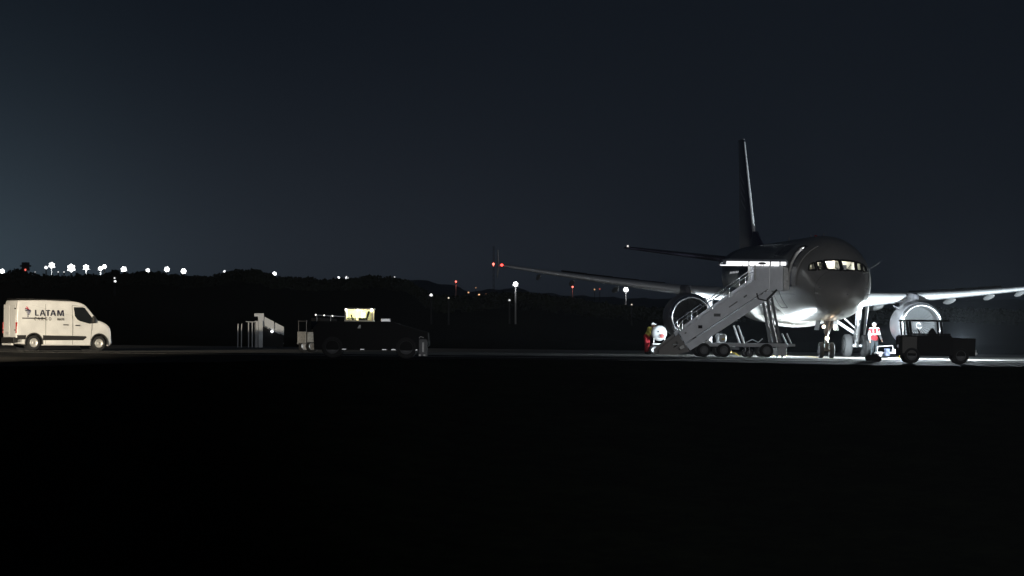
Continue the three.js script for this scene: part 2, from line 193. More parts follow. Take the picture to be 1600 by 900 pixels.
// aerofoil ring: leading edge station, chord, thickness, height, span position, twist
function foil(le, c, th, y, x, f0 = 0, f1 = 1, grow = 0, n = 18) { const up = [], lo = [], T = q => th * c * (1.4845 * Math.sqrt(q) - 0.63 * q - 1.758 * q * q + 1.4215 * q ** 3 - 0.5075 * q ** 4) * 1.0; for (let k = 0; k <= n; k++) { const b = (1 - Math.cos(Math.PI * k / n)) / 2, q = f0 + (f1 - f0) * b, z = -(le + q * c), cam = 0.02 * c * Math.sin(Math.PI * q); up.push([x, y + cam + T(q) + grow, z + (k === 0 ? grow : 0)]); if (k && k < n) lo.push([x, y + cam - T(q) - grow, z]); } return up.concat(lo.reverse()); }
const HALF = 14.7, wy = l => 2.7 + 0.06 * l + 0.0028 * l * l;
const WING = [[0, 10.9, 7.3, 0.14], [1.9, 11.75, 6.5, 0.14], [3.9, 12.75, 5.3, 0.125], [5.8, 13.75, 4.25, 0.115], [8.8, 15.3, 3.3, 0.11], [11.8, 16.85, 2.35, 0.105], [14.2, 18.1, 1.6, 0.1], [HALF, 18.5, 1.2, 0.09]];
const wingAt = l => { let i = 0; while (i < WING.length - 2 && l > WING[i + 1][0]) i++; const a = WING[i], b = WING[i + 1], t = (l - a[0]) / (b[0] - a[0]); return a.map((v, k) => v + (b[k] - v) * t); };
for (const s of [-1, 1]) {
  const flip = r => s > 0 ? r : [...r].reverse();
  const ls = [0, 1.9, 3, 3.9, 5, 5.8, 7, 8.8, 10.3, 11.8, 13, 14.2, 14.55, HALF];
  const w = mesh('wing', loft(ls.map(l => { const [, le, c, t] = wingAt(l); return flip(foil(le, c, t, wy(l), s * l)); })), A.wing, plane);
  for (const [l0, l1] of [[2.3, 4.6], [6.6, 9.2], [9.25, 11.7], [11.75, 14.1]]) mesh('slat', loft([l0, (l0 + l1) / 2, l1].map(l => { const [, le, c, t] = wingAt(l); return flip(foil(le, c, t, wy(l), s * l, 0, 0.13, 0.012)); })), A.wing, w);
  for (let k = 0; k < 4; k++) { const l0 = 6.3 + k * 1.3, l1 = l0 + 1.285, e = l => { const [, le, c, t] = wingAt(l); return [le + 0.62 * c, wy(l) + t * c * 0.36, c]; }; const [a0, y0, c0] = e(l0), [a1, y1, c1] = e(l1), sp = [[s * l0, y0, -a0], [s * l1, y1, -a1], [s * l1, y1 + 0.17, -a1 - 0.5], [s * l0, y0 + 0.19, -a0 - 0.52]]; const q = sp.map(p => [p[0], p[1] + 0.03, p[2] + 0.02]); mesh('spoiler', loft([flip(sp), flip(q)]), M.black, w); }
  for (const l of [4.7, 8.7, 10.9, 12.6]) { const [, le, c, t] = wingAt(l), L = 0.75 * c + 0.5, z0 = le + 0.45 * c, y = wy(l) - t * c * 0.35, r = 0.1 + 0.008 * c; mesh('flap_track_fairing', loft(Array.from({ length: 9 }, (_, k) => { const u = k / 8, q = r * Math.max(0.06, Math.sin(Math.PI * Math.min(1, u * 0.93 + 0.04)) ** 0.6); return Array.from({ length: 14 }, (_, i) => { const a = -i / 14 * TAU; return [s * l + q * 0.75 * Math.sin(a), y - 0.1 - 0.14 * u + q * 1.25 * Math.cos(a), -(z0 + L * u)]; }); })), A.under, w); }
  { const e = wingAt(HALF), y = wy(HALF), x = s * (HALF + 0.01); mesh('wingtip_fence', prism([[-0.1, -0.05], [0.85, -0.62], [1.1, -0.6], [0.95, 0], [1.25, 0.82], [1.02, 0.82], [0.3, 0.12]], -0.02, 0.02, 0.006).rotateY(Math.PI / 2).translate(x, y, -e[1]), A.wing, w);
    mesh('navigation_light', new THREE.SphereGeometry(0.075, 12, 10).scale(1, 0.8, 1.5).translate(s * (HALF - 0.12), y + 0.01, -e[1] + 0.06), s < 0 ? glow([1, 0.05, 0.04], 6) : glow([0.7, 0.9, 0.8], 0.2), w); }
  // engine
  const ex = s * 5.75, ey = 1.8, ez = -10.7;
  const P = (pts) => lathe(pts, 56).rotateX(-Math.PI / 2).translate(ex, ey, ez);       // (r, station from the lip)
  const eng = mesh('engine', P([[0.99, 0.12], [1.08, 0.26], [1.14, 0.5], [1.19, 0.95], [1.2, 1.5], [1.17, 2.1], [1.09, 2.7], [0.98, 3.2], [0.92, 3.42], [0.88, 3.42], [0.9, 2.8]]), A.nacelle, plane);
  mesh('intake_lip', P([[0.9, 0.34], [0.895, 0.16], [0.915, 0.05], [0.95, 0], [0.99, 0.02], [1.03, 0.09], [1.065, 0.2], [1.085, 0.3]]), A.metal, eng);
  mesh('intake_duct', P([[0.9, 0.33], [0.89, 0.6], [0.885, 1.0], [0.885, 1.3]]), A.duct, eng);
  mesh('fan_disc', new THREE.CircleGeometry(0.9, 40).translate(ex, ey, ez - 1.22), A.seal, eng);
  mesh('spinner', P([[0.001, 0.62], [0.05, 0.66], [0.15, 0.82], [0.24, 1.02], [0.27, 1.1]]), M.darkgrey, eng);
  mesh('spinner_mark', tube(Array.from({ length: 20 }, (_, k) => { const a = k / 19 * TAU * 0.9, r = 0.06 + 0.13 * k / 19; return [ex + r * Math.cos(a), ey + r * Math.sin(a), ez - 0.665 - 0.9 * (r - 0.05) + 0.012]; }), 0.012, 40, 5), M.paint, eng);
  const bg = grid(2, 5, (u, v) => { const r = 0.25 + 0.63 * v, a = (u - 0.5) * 0.17, tw = 0.5 + 0.5 * v; return [r * Math.sin(a), r * Math.cos(a), -1.12 + (u - 0.5) * 0.17 * tw]; });
  for (let k = 0; k < 30; k++) { const b = mesh('fan_blade', bg, A.blade, eng); b.position.set(ex, ey, ez); b.rotation.z = k / 30 * TAU; }
  mesh('exhaust_core', P([[0.62, 2.9], [0.6, 3.5], [0.5, 4.1], [0.42, 4.3], [0.2, 4.6], [0.02, 4.95]]), A.duct, eng);
  mesh('pylon', loft([[11.9, 0.9, 1.05, 0.05], [12.5, 1.0, 1.5, 0.16], [13.4, 0.9, 1.62, 0.2], [14.6, 0.8, 1.35, 0.2], [16, 1.0, 1.3, 0.1]].map(([st, a, b, w]) => [[ex - w, ey + a, -st], [ex - w, ey + b, -st], [ex + w, ey + b, -st], [ex + w, ey + a, -st]])), A.nacelle, eng);
  mesh('nacelle_strake', prism([[0, 0], [0.9, 0], [0.75, 0.3], [0.5, 0.3]], -0.012, 0.012).rotateY(Math.PI / 2).rotateZ(s * 0.9).translate(ex - s * 0.93, ey + 0.74, -11.6), A.nacelle, eng);
  for (let k = 0; k < 2; k++) mesh('drain_mast', bar([ex + 0.1 * k, ey - 1.12, ez - 2.2 - 0.3 * k], [ex + 0.1 * k, ey - 1.3, ez - 2.3 - 0.3 * k], 0.02), M.darkgrey, eng);
}
{ // tail
  const flipx = r => r.map(([x, y, z]) => [x, y, z]);
  const finRing = (le, c, th, y, f0 = 0, f1 = 1, g = 0) => foil(le, c, th, 0, 0, f0, f1, g).map(([, t, z]) => [t - 0.02 * c * Math.sin(Math.PI * Math.min(1, Math.max(0, (-z - le) / c))), y, z]);
  const ft = t => [27.4 + 5.75 * t, 6.2 - 3.9 * t, 0.058 - 0.006 * t, 5.6 + 6.4 * t];
  const fin = mesh('tail_fin', loft([0, 0.15, 0.4, 0.7, 0.97, 1].map(t => { const [le, c, th, y] = ft(t); return finRing(t === 1 ? le + 0.12 : le, t === 1 ? c * 0.9 : c, t === 1 ? 0.05 : th, y); })), A.indigo, plane);
  mesh('leading_edge', loft([0.12, 0.4, 0.7, 0.98].map(t => { const [le, c, th, y] = ft(t); return finRing(le, c, th, y, 0, 0.05, 0.006); })), std([0.75, 0.76, 0.78], 0.3), fin);
  mesh('dorsal_fillet', loft([[24.6, 0.06, 0.05], [26, 0.12, 0.35], [27.8, 0.2, 0.95], [29, 0.22, 1.0]].map(([st, w, h]) => [[-w, 5.7, -st], [w, 5.7, -st], [w * 0.4, 5.75 + h, -st], [-w * 0.4, 5.75 + h, -st]])), A.indigo, plane);
  const lt = new THREE.MeshStandardMaterial({ color: new THREE.Color().setRGB(0.32, 0.3, 0.38), roughness: 0.4 });
  for (const s of [-1, 1]) for (let k = 0; k < 4; k++) { const t0 = 0.36 + 0.075 * k; mesh('tail_stripe', grid(6, 1, (u, v) => { const q = 0.3 + 0.42 * u, t = t0 + 0.1 * u + 0.03 * v, [le, c, th, y] = ft(t), T = th * c * (1.4845 * Math.sqrt(q) - 0.63 * q - 1.758 * q * q + 1.4215 * q ** 3 - 0.5075 * q ** 4); return [s * (T + 0.012), y, -(le + q * c)]; }), lt, fin); }
  for (const s of [-1, 1]) { const fl = r => s > 0 ? r : [...r].reverse(); const st = mesh('horizontal_stabilizer', loft([[0.2, 31.6, 3.8], [1.2, 32.2, 3.4], [3.5, 33.6, 2.5], [5.9, 35.05, 1.65], [6.2, 35.4, 1.2]].map(([l, le, c]) => fl(foil(le, c, 0.1, 5.12 + 0.105 * l, s * l)))), A.tailplane, plane); mesh('tip_light', new THREE.SphereGeometry(0.05, 10, 8).translate(s * 6.1, 5.12 + 0.105 * 6.1 + 0.12, -35.4), glow([1, 0.95, 0.9], 1.2), st); }
  mesh('fin_cap', bx(-0.05, 0.05, 11.98, 12.05, -35.3, -33.4, 0.02), A.nacelle, plane);
}
// landing gear
function tyre(r, w, x, y, z, parent, name = 'wheel') { const h = w / 2; mesh(name, lathe([[r * 0.52, -h * 0.8], [r * 0.62, -h], [r * 0.86, -h * 0.96], [r * 0.97, -h * 0.7], [r, -h * 0.3], [r, h * 0.3], [r * 0.97, h * 0.7], [r * 0.86, h * 0.96], [r * 0.62, h], [r * 0.52, h * 0.8]], 32).rotateZ(Math.PI / 2).translate(x, y, z), M.rubber, parent); mesh(name + '_rim', lathe([[0.001, -h * 0.5], [r * 0.2, -h * 0.55], [r * 0.3, -h * 0.3], [r * 0.45, -h * 0.4], [r * 0.55, -h * 0.88], [r * 0.55, h * 0.88], [r * 0.45, h * 0.4], [r * 0.3, h * 0.3], [r * 0.2, h * 0.55], [0.001, h * 0.5]], 24).rotateZ(Math.PI / 2).translate(x, y, z), A.rim, parent); }
{
  const z = -5.07, g = mesh('nose_gear', [bar([0, 0.5, z], [0, 2.1, z - 0.05], 0.085, 0.1, 14), bar([0, 0.38, z], [0, 1.0, z], 0.06), bar([-0.3, 0.38, z], [0.3, 0.38, z], 0.05), bar([0.0, 1.1, z], [0, 2.0, z + 0.9], 0.055), bar([-0.1, 1.2, z], [-0.24, 2.0, z + 0.55], 0.04), bar([0.1, 1.2, z], [0.24, 2.0, z + 0.55], 0.04), beam([0, 0.5, z + 0.06], [0, 0.75, z + 0.22], 0.05, 0.04), beam([0, 0.75, z + 0.22], [0, 1.0, z + 0.07], 0.05, 0.04)], A.nosegearShaded, plane);
  for (const s of [-1, 1]) { tyre(0.385, 0.22, s * 0.25, 0.385, z, g); mesh('gear_door', grid(3, 4, (u, v) => [s * (0.38 + 0.1 * Math.sin(v * 1.2)), 1.86 - 0.52 * v, z + 0.5 - 1.3 * u]), A.skin, g); mesh('taxi_light', [new THREE.SphereGeometry(0.085, 14, 10).scale(1, s > 0 ? 1.5 : 1, 0.6).translate(s * 0.27, 1.5, z + 0.62)], glow([1, 0.86, 0.68], 5), g); mesh('lamp_bracket', bar([s * 0.2, 1.62, z + 0.4], [s * 0.27, 1.5, z + 0.58], 0.025), A.gear, g); }
  mesh('turn_light', new THREE.SphereGeometry(0.1, 14, 10).scale(1, 1, 0.6).translate(-0.03, 0.95, z + 0.32), glow([1, 0.84, 0.66], 5), g);
  const l = new THREE.PointLight(0xffd9ae, 0.25); l.position.set(0, 1.25, z + 0.75); l.castShadow = true; plane.add(l);
}
for (const s of [-1, 1]) {
  const x = s * 3.795, z = -17.7, dy = x * TILT, top = wy(4.3) - 0.15, g = mesh('main_gear', [bar([x, 0.5 + dy, z], [x + s * 0.12, top, z - 0.1], 0.13, 0.17, 16), bar([x, 0.58 + dy, z], [x, 1.2, z], 0.09), bar([x - 0.55, 0.585 + dy, z], [x + 0.55, 0.585 + dy, z], 0.075), bar([x, 1.25, z + 0.03], [s * 1.9, 2.35, z + 0.35], 0.085), bar([x, 1.5, z + 0.05], [s * 2.9, 2.2, z + 0.3], 0.04), beam([x, 0.7 + dy, z + 0.14], [x, 0.95, z + 0.36], 0.07, 0.05), beam([x, 0.95, z + 0.36], [x, 1.25, z + 0.14], 0.07, 0.05)], A.gear, plane);
  for (const q of [-1, 1]) tyre(0.585, 0.42, x + q * 0.465, 0.585 + dy, z, g);
  mesh('gear_door', prism([[0, 0], [0.28, 0], [0.45, 0.6], [0.5, 1.75], [-0.35, 1.75], [-0.2, 0.6]], -0.02, 0.02, 0.006).rotateY(Math.PI / 2).rotateZ(-s * 0.06).translate(x + s * 0.42, 1.05, z), A.skin, g);
  mesh('brake_line', tube([[x - 0.1, 0.7, z + 0.15], [x - 0.2, 1.1, z + 0.2], [x - 0.06, 1.6, z + 0.18], [x, 2.2, z + 0.15]], 0.015, 20, 5), M.dark, g);
}

// ------------------------------------------------------------------ portable floodlights working on the aeroplane
function workLight(x, z, h, label, cd, color, turn, aim, cone = 52) {
  const t = thing('portable_floodlight', label, 'floodlight', [x, gy(x, z) + 0.005, z], turn, 'floodlights on the apron');
  for (let k = 0; k < 3; k++) { const a = k / 3 * TAU + 0.3; mesh('leg', bar([0, h * 0.55, 0], [0.42 * Math.cos(a), 0.012, 0.42 * Math.sin(a)], 0.014), M.yellowpaint, t); }
  mesh('mast', bar([0, h * 0.3, 0], [0, h - 0.09, 0], 0.016), M.steel, t);
  mesh('housing', [bx(-0.16, 0.16, h - 0.085, h - 0.06, -0.06, 0.06, 0.01), bar([-0.14, h - 0.07, 0], [-0.14, h + 0.14, 0], 0.008), bar([0.14, h - 0.07, 0], [0.14, h + 0.14, 0], 0.008), bx(-0.16, 0.16, h + 0.135, h + 0.16, -0.06, 0.06, 0.01)], M.darkgrey, t);
  t.updateMatrixWorld(); mesh('lamp_tube', bar([-0.11, h + 0.03, 0], [0.11, h + 0.03, 0], 0.05, 0.05, 14), glow(color, 6), t);
  const c = new THREE.Color().setRGB(...color), l = Array.isArray(aim) ? new THREE.SpotLight(c, cd, 0, R(cone), 0.5) : new THREE.PointLight(c, cd); l.position.set(0, h + 0.03, 0); l.castShadow = true; l.shadow.radius = 3; t.add(l);
  if (l.isSpotLight) { l.target.position.copy(t.worldToLocal(V(...aim))); t.add(l.target); }
  if (aim) { mesh('light_shield', bx(-0.17, 0.17, h - 0.09, h + 0.16, 0.062, 0.09, 0.01), M.darkgrey, t); }  // added plate that blocks lamp light towards the engine intake
}
M.tyre = std([0.018, 0.018, 0.018], 0.95); M.yellowpaint = std([0.5, 0.36, 0.04], 0.5);
workLight(19.2, -169.3, 0.9, 'hooded floodlight behind the cab of the dark roofed tug', 950, [0.82, 0.94, 1], 2.45, true);
workLight(20.5, -157.6, 0.8, 'hooded floodlight behind the rear deck of the dark roofed tug', 6000, [0.82, 0.94, 1], 0, [23.6, 2.8, -175], 34);
workLight(13.35, -172.6, 0.36, 'low floodlight glaring under the belly behind the boarding stairs', 150, [0.82, 0.94, 1], -0.3);
workLight(10.9, -171.9, 0.4, 'added hooded floodlight hidden by the stairs to brighten the near wing', 420, [0.82, 0.94, 1], 0.3, [10.2, 2.7, -174.5]);  // added lamp, hidden by the stairs, to brighten the inner wing
// lamps of the place outside the frame: an apron mast to the left front of the van, another behind the photographer
function apronMast(x, z, h, aim, label, cd, color, cone, pen) {
  const t = thing('apron_floodlight', label, 'floodlight mast', [x, gy(x, z), z], 0, 'apron floodlight masts');
  mesh('pole', bar([0, 0, 0], [0, h, 0], 0.16, 0.1, 14), M.steel, t); mesh('base', bx(-0.35, 0.35, 0, 0.3, -0.35, 0.35, 0.04), M.grey, t); mesh('crossarm', bar([-0.9, h, 0], [0.9, h, 0], 0.05), M.steel, t);
  const p = V(...aim).sub(t.position), q = V(0, h + 0.25, 0), dir = p.clone().sub(q).normalize();
  const hd = mesh('lamp_housing', bx(-0.4, 0.4, -0.25, 0.25, -0.22, 0, 0.04), M.darkgrey, t); hd.position.copy(q); hd.quaternion.setFromUnitVectors(V(0, 0, 1), dir);
  const gl = mesh('lamp_face', bx(-0.34, 0.34, -0.2, 0.2, 0.002, 0.02), glow(color, 5), t); gl.position.copy(q); gl.quaternion.copy(hd.quaternion);
  const l = new THREE.SpotLight(new THREE.Color().setRGB(...color), cd, 0, R(cone), pen); l.position.copy(q).addScaledVector(dir, 0.06); l.target.position.copy(p); l.castShadow = true; l.shadow.radius = 8; t.add(l, l.target);
}
apronMast(-31, -116, 6.2, [-22.5, 1.1, -160], 'warm floodlight mast left of the white van, out of view', 10300, [1, 0.88, 0.69], 15, 0.8);
apronMast(6, 34, 13.5, [12, 3.2, -165], 'floodlight mast behind the viewer facing the parked jet', 16500, [0.97, 0.98, 1], 9, 0.6);

// ------------------------------------------------------------------ boarding stairs
{
  const t = thing('boarding_stairs', 'pale grey mobile boarding stairs leading up to the jet door', 'boarding stairs', [13.05, gy(13.05, -164.8) + 0.006, -164.8], R(4.9)); t.rotation.order = 'YXZ'; t.rotation.z = -0.0107;
  const pan = std([0.72, 0.74, 0.78], 0.5, 0, { map: rep(softTex, 2) }), zf = 0.95, zb = -0.95;
  for (const z of [zf, zb]) {
    mesh('side_panel', prism([[-1.65, 3.72], [-5.28, 1.14], [-4.97, 0.62], [-1.0, 3.26]].reverse(), z - 0.03, z + 0.03, 0.008), pan, t);
    mesh('stringer', prism([[-0.95, 3.24], [-4.95, 0.58], [-4.72, 0.3], [-0.75, 2.95]].reverse(), z - 0.06, z + 0.05, 0.01), pan, t);
    mesh('foot_panel', (() => { const s = new THREE.Shape([[-5.3, 1.08], [-6.22, 0.34], [-6.22, 0.1], [-5.45, 0.08], [-4.74, 0.26], [-4.98, 0.56]].map(p => new THREE.Vector2(...p))); for (const h of [[[-5.62, 0.55], [-5.38, 0.72], [-5.26, 0.58], [-5.5, 0.42]], [[-5.5, 0.3], [-5.1, 0.56], [-5.0, 0.43], [-5.4, 0.2]]]) s.holes.push(new THREE.Path(h.map(p => new THREE.Vector2(...p)))); const g = new THREE.ExtrudeGeometry(s, { depth: 0.05, bevelEnabled: false }); g.translate(0, 0, z - 0.025); return g; })(), std([0.17, 0.16, 0.15], 0.6), t);
    mesh('handrail', [bar([-1.7, 4.1, z], [-5.1, 1.72, z], 0.022), bar([-1.7, 4.1, z], [-1.66, 3.7, z], 0.02), ...[0.12, 0.35, 0.58, 0.8, 1].map(u => bar([-1.7 - 3.4 * u, 4.1 - 2.38 * u, z], [-1.7 - 3.4 * u, 3.66 - 2.45 * u, z], 0.016)), tube([[-5.1, 1.72, z], [-5.25, 1.5, z], [-5.2, 1.2, z]], 0.022, 8, 6)], M.chrome, t);
    mesh('guard_panel', bx(-1.6, -0.99, 3.24, 4.34, z - 0.025, z + 0.025, 0.01), pan, t);
    mesh('guard_panel', bx(-0.955, -0.33, 3.2, 4.34, z - 0.025, z + 0.025, 0.01), pan, t);
    mesh('guard_post', bx(-0.988, -0.957, 3.2, 4.4, z - 0.03, z + 0.03), M.steel, t);
    mesh('canopy_post', [bx(-1.72, -1.615, 3.66, 4.46, z - 0.05, z + 0.05, 0.015), beam([-1.6, 4.15, z], [-1.3, 4.44, z], 0.05, 0.05)], M.paint, t);
    mesh('end_guard', prism([[-0.3, 3.2], [-0.02, 3.2], [-0.1, 4.25], [-0.3, 4.32]], z - 0.03, z + 0.03, 0.008), M.paint, t);
  }
  mesh('sign', [bx(-4.36, -4.16, 1.35, 1.5, zf + 0.026, zf + 0.038)].map(g => g), M.black, t);
  mesh('sign', bx(-3.62, -3.3, 1.92, 2.06, zf + 0.031, zf + 0.038).translate(0, 0, 0), M.darkgrey, t);
  mesh('sign_plate', prism([[-5.02, 0.62], [-4.84, 0.72], [-4.78, 0.6], [-4.96, 0.5]].map(([a, b]) => [a - 0.22, b - 0.16]).reverse(), zf + 0.02, zf + 0.036), M.paint, t);
  mesh('marking', [beam([-2.9, 2.36, zf + 0.034], [-2.5, 2.64, zf + 0.034], 0.006, 0.05), beam([-2.2, 2.84, zf + 0.034], [-2.05, 2.95, zf + 0.034], 0.006, 0.07), beam([-5.0, 1.1, zf + 0.034], [-4.92, 1.15, zf + 0.034], 0.006, 0.06)], M.darkgrey, t);
  mesh('seam_line', beam([-4.9, 0.68, zf + 0.033], [-1.05, 3.24, zf + 0.033], 0.006, 0.025), M.darkgrey, t);
  mesh('hinge_arm', [tube([[-1.58, 3.05, zf + 0.05], [-1.5, 2.78, zf + 0.06], [-1.1, 2.7, zf + 0.06], [-0.8, 3.0, zf + 0.05]], 0.035, 24, 7), bar([-1.1, 2.74, zf + 0.05], [-0.62, 3.22, zf + 0.05], 0.05)], M.dark, t);
  for (let k = 0; k < 17; k++) { const u = k / 16, x = -1.75 - 3.9 * u, y = 3.32 - 2.9 * u; mesh('step', bx(x - 0.14, x + 0.14, y - 0.04, y, zb + 0.03, zf - 0.03, 0.008), M.grey, t); }
  mesh('platform', bx(-1.7, -0.08, 3.28, 3.36, zb + 0.03, zf - 0.03, 0.01), M.grey, t);
  // canopy roof with its light strips along the edges
  mesh('canopy', loft([-3.12, -2.8, -0.12].map((x, j) => { const o = [], i = []; for (let k = 0; k <= 12; k++) { const a = Math.PI * k / 12, q = j === 0 ? 0.75 : 1; o.push([x, 4.44 + (0.2 * q + 0.05) * Math.sin(a), 1.02 * Math.cos(a)]); i.push([x, 4.42 + 0.2 * q * Math.sin(a), 0.98 * Math.cos(a)]); } return o.concat(i.reverse()); })), pan, t);
  const lm = glow([0.97, 0.985, 1], 1.5);
  for (const z of [1.035, -1.035]) for (const [a, b] of [[-3.05, -2.0], [-1.96, -0.98], [-0.92, -0.52], [-0.46, -0.2]]) mesh('canopy_light', bx(a, b, 4.37, 4.545, z - 0.012, z + 0.012, 0.01), lm, t);
  mesh('canopy_clamp', [bx(-1.99, -1.97, 4.34, 4.57, 1.01, 1.06), bx(-0.97, -0.93, 4.34, 4.57, 1.01, 1.06), bx(-0.51, -0.47, 4.34, 4.57, 1.01, 1.06)], M.dark, t);
  mesh('canopy_badge', new THREE.CylinderGeometry(0.12, 0.12, 0.02, 20).scale(1.6, 1, 0.5).rotateX(Math.PI / 2).translate(-1.35, 4.46, 1.06), M.darkgrey, t);
  for (const z of [0.5, -0.5]) { const l = new THREE.PointLight(0xf6faff, 0.3); l.position.set(-1.6, 4.3, z); l.castShadow = true; l.shadow.radius = 6; t.add(l); }
  // lifting columns and chassis
  for (const z of [0.7, -0.7]) { mesh('lift_column', [beam([-1.08, 3.1, z], [-0.66, 0.72, z], 0.09, 0.12), beam([-0.83, 3.0, z - 0.12], [-0.36, 0.72, z - 0.12], 0.08, 0.1)], M.darkgrey, t); mesh('lift_ram', [bar([-0.92, 2.7, z - 0.06], [-0.74, 1.75, z - 0.06], 0.035), bar([-0.8, 1.9, z - 0.06], [-0.5, 0.72, z - 0.06], 0.06)], M.chrome, t); mesh('chassis_rail', bx(-5.0, -0.02, 0.5, 0.68, z - 0.06, z + 0.06, 0.015), M.grey, t); mesh('brace', bar([-2.42, 1.5, z], [-2.12, 0.66, z], 0.05), M.steel, t); mesh('stabilizer', [bx(-0.5, -0.1, 0.1, 0.5, z + 0.02, z + 0.12, 0.02), bar([-0.1, 1.15, z + 0.1], [0.12, 0.66, z + 0.14], 0.04), bx(0.0, 0.3, 0.54, 0.66, z + 0.04, z + 0.22, 0.03), bar([-0.3, 0.012, z + 0.07], [-0.3, 0.3, z + 0.07], 0.06)], M.grey, t); }
  mesh('cross_member', [-4.6, -3.2, -1.9, -0.6].map(x => bx(x - 0.05, x + 0.05, 0.46, 0.6, -0.64, 0.64, 0.01)), M.darkgrey, t);
  for (const x of [-4.05, -3.1, -1.05]) for (const z of [0.78, -0.78]) tyreZ(0.33, 0.2, x, 0.33, z, t, M.darkgrey);
  for (const x of [-1.85]) for (const z of [0.6, -0.6]) { tyreZ(0.2, 0.1, x, 0.2, z, t, M.darkgrey); mesh('caster_fork', [bar([x, 0.2, z + 0.06], [x, 0.5, z], 0.025), bar([x, 0.2, z - 0.06], [x, 0.5, z], 0.025)], M.steel, t); }
  mesh('tank', lathe([[0.001, -0.2], [0.12, -0.19], [0.17, -0.12], [0.17, 0.12], [0.12, 0.19], [0.001, 0.2]], 24).translate(-3.15, 0.9, 0.8), M.paint, t); mesh('tank_label', bx(-3.22, -3.08, 0.8, 0.9, 0.955, 0.975, 0.01), M.yellowpaint, t);
  mesh('drive_engine', [bx(-4.4, -3.7, 0.7, 0.95, -0.5, 0.2, 0.05), bx(-2.75, -2.3, 0.34, 0.48, -0.3, 0.4, 0.03)], M.darkgrey, t);
  mesh('hose', tube([[-2.0, 0.7, 0.5], [-1.7, 0.85, 0.55], [-1.4, 0.72, 0.5], [-1.2, 0.9, 0.5]], 0.025, 20, 6), M.steel, t);
  mesh('warning_lamp_housing', [bar([-3.95, 0.68, 0.82], [-3.7, 1.02, 0.82], 0.035), bx(-4.02, -3.72, 0.68, 0.75, 0.75, 0.88, 0.02)], M.paint, t);
}
function tyreZ(r, w, x, y, z, parent, rimMat = A.rim) { const h = w / 2; mesh('wheel', lathe([[r * 0.6, -h * 0.8], [r * 0.68, -h], [r * 0.88, -h * 0.96], [r * 0.97, -h * 0.75], [r, -h * 0.35], [r, h * 0.35], [r * 0.97, h * 0.75], [r * 0.88, h * 0.96], [r * 0.68, h], [r * 0.6, h * 0.8]], 32).rotateX(Math.PI / 2).translate(x, y, z), M.tyre, parent); mesh('wheel_rim', lathe([[0.001, -h * 0.45], [r * 0.16, -h * 0.5], [r * 0.2, -h * 0.2], [r * 0.42, -h * 0.3], [r * 0.52, -h * 0.6], [r * 0.62, -h * 0.9], [r * 0.62, h * 0.9], [r * 0.52, h * 0.6], [r * 0.42, h * 0.3], [r * 0.2, h * 0.2], [r * 0.16, h * 0.5], [0.001, h * 0.45]], 28).rotateX(Math.PI / 2).translate(x, y, z), rimMat, parent); }

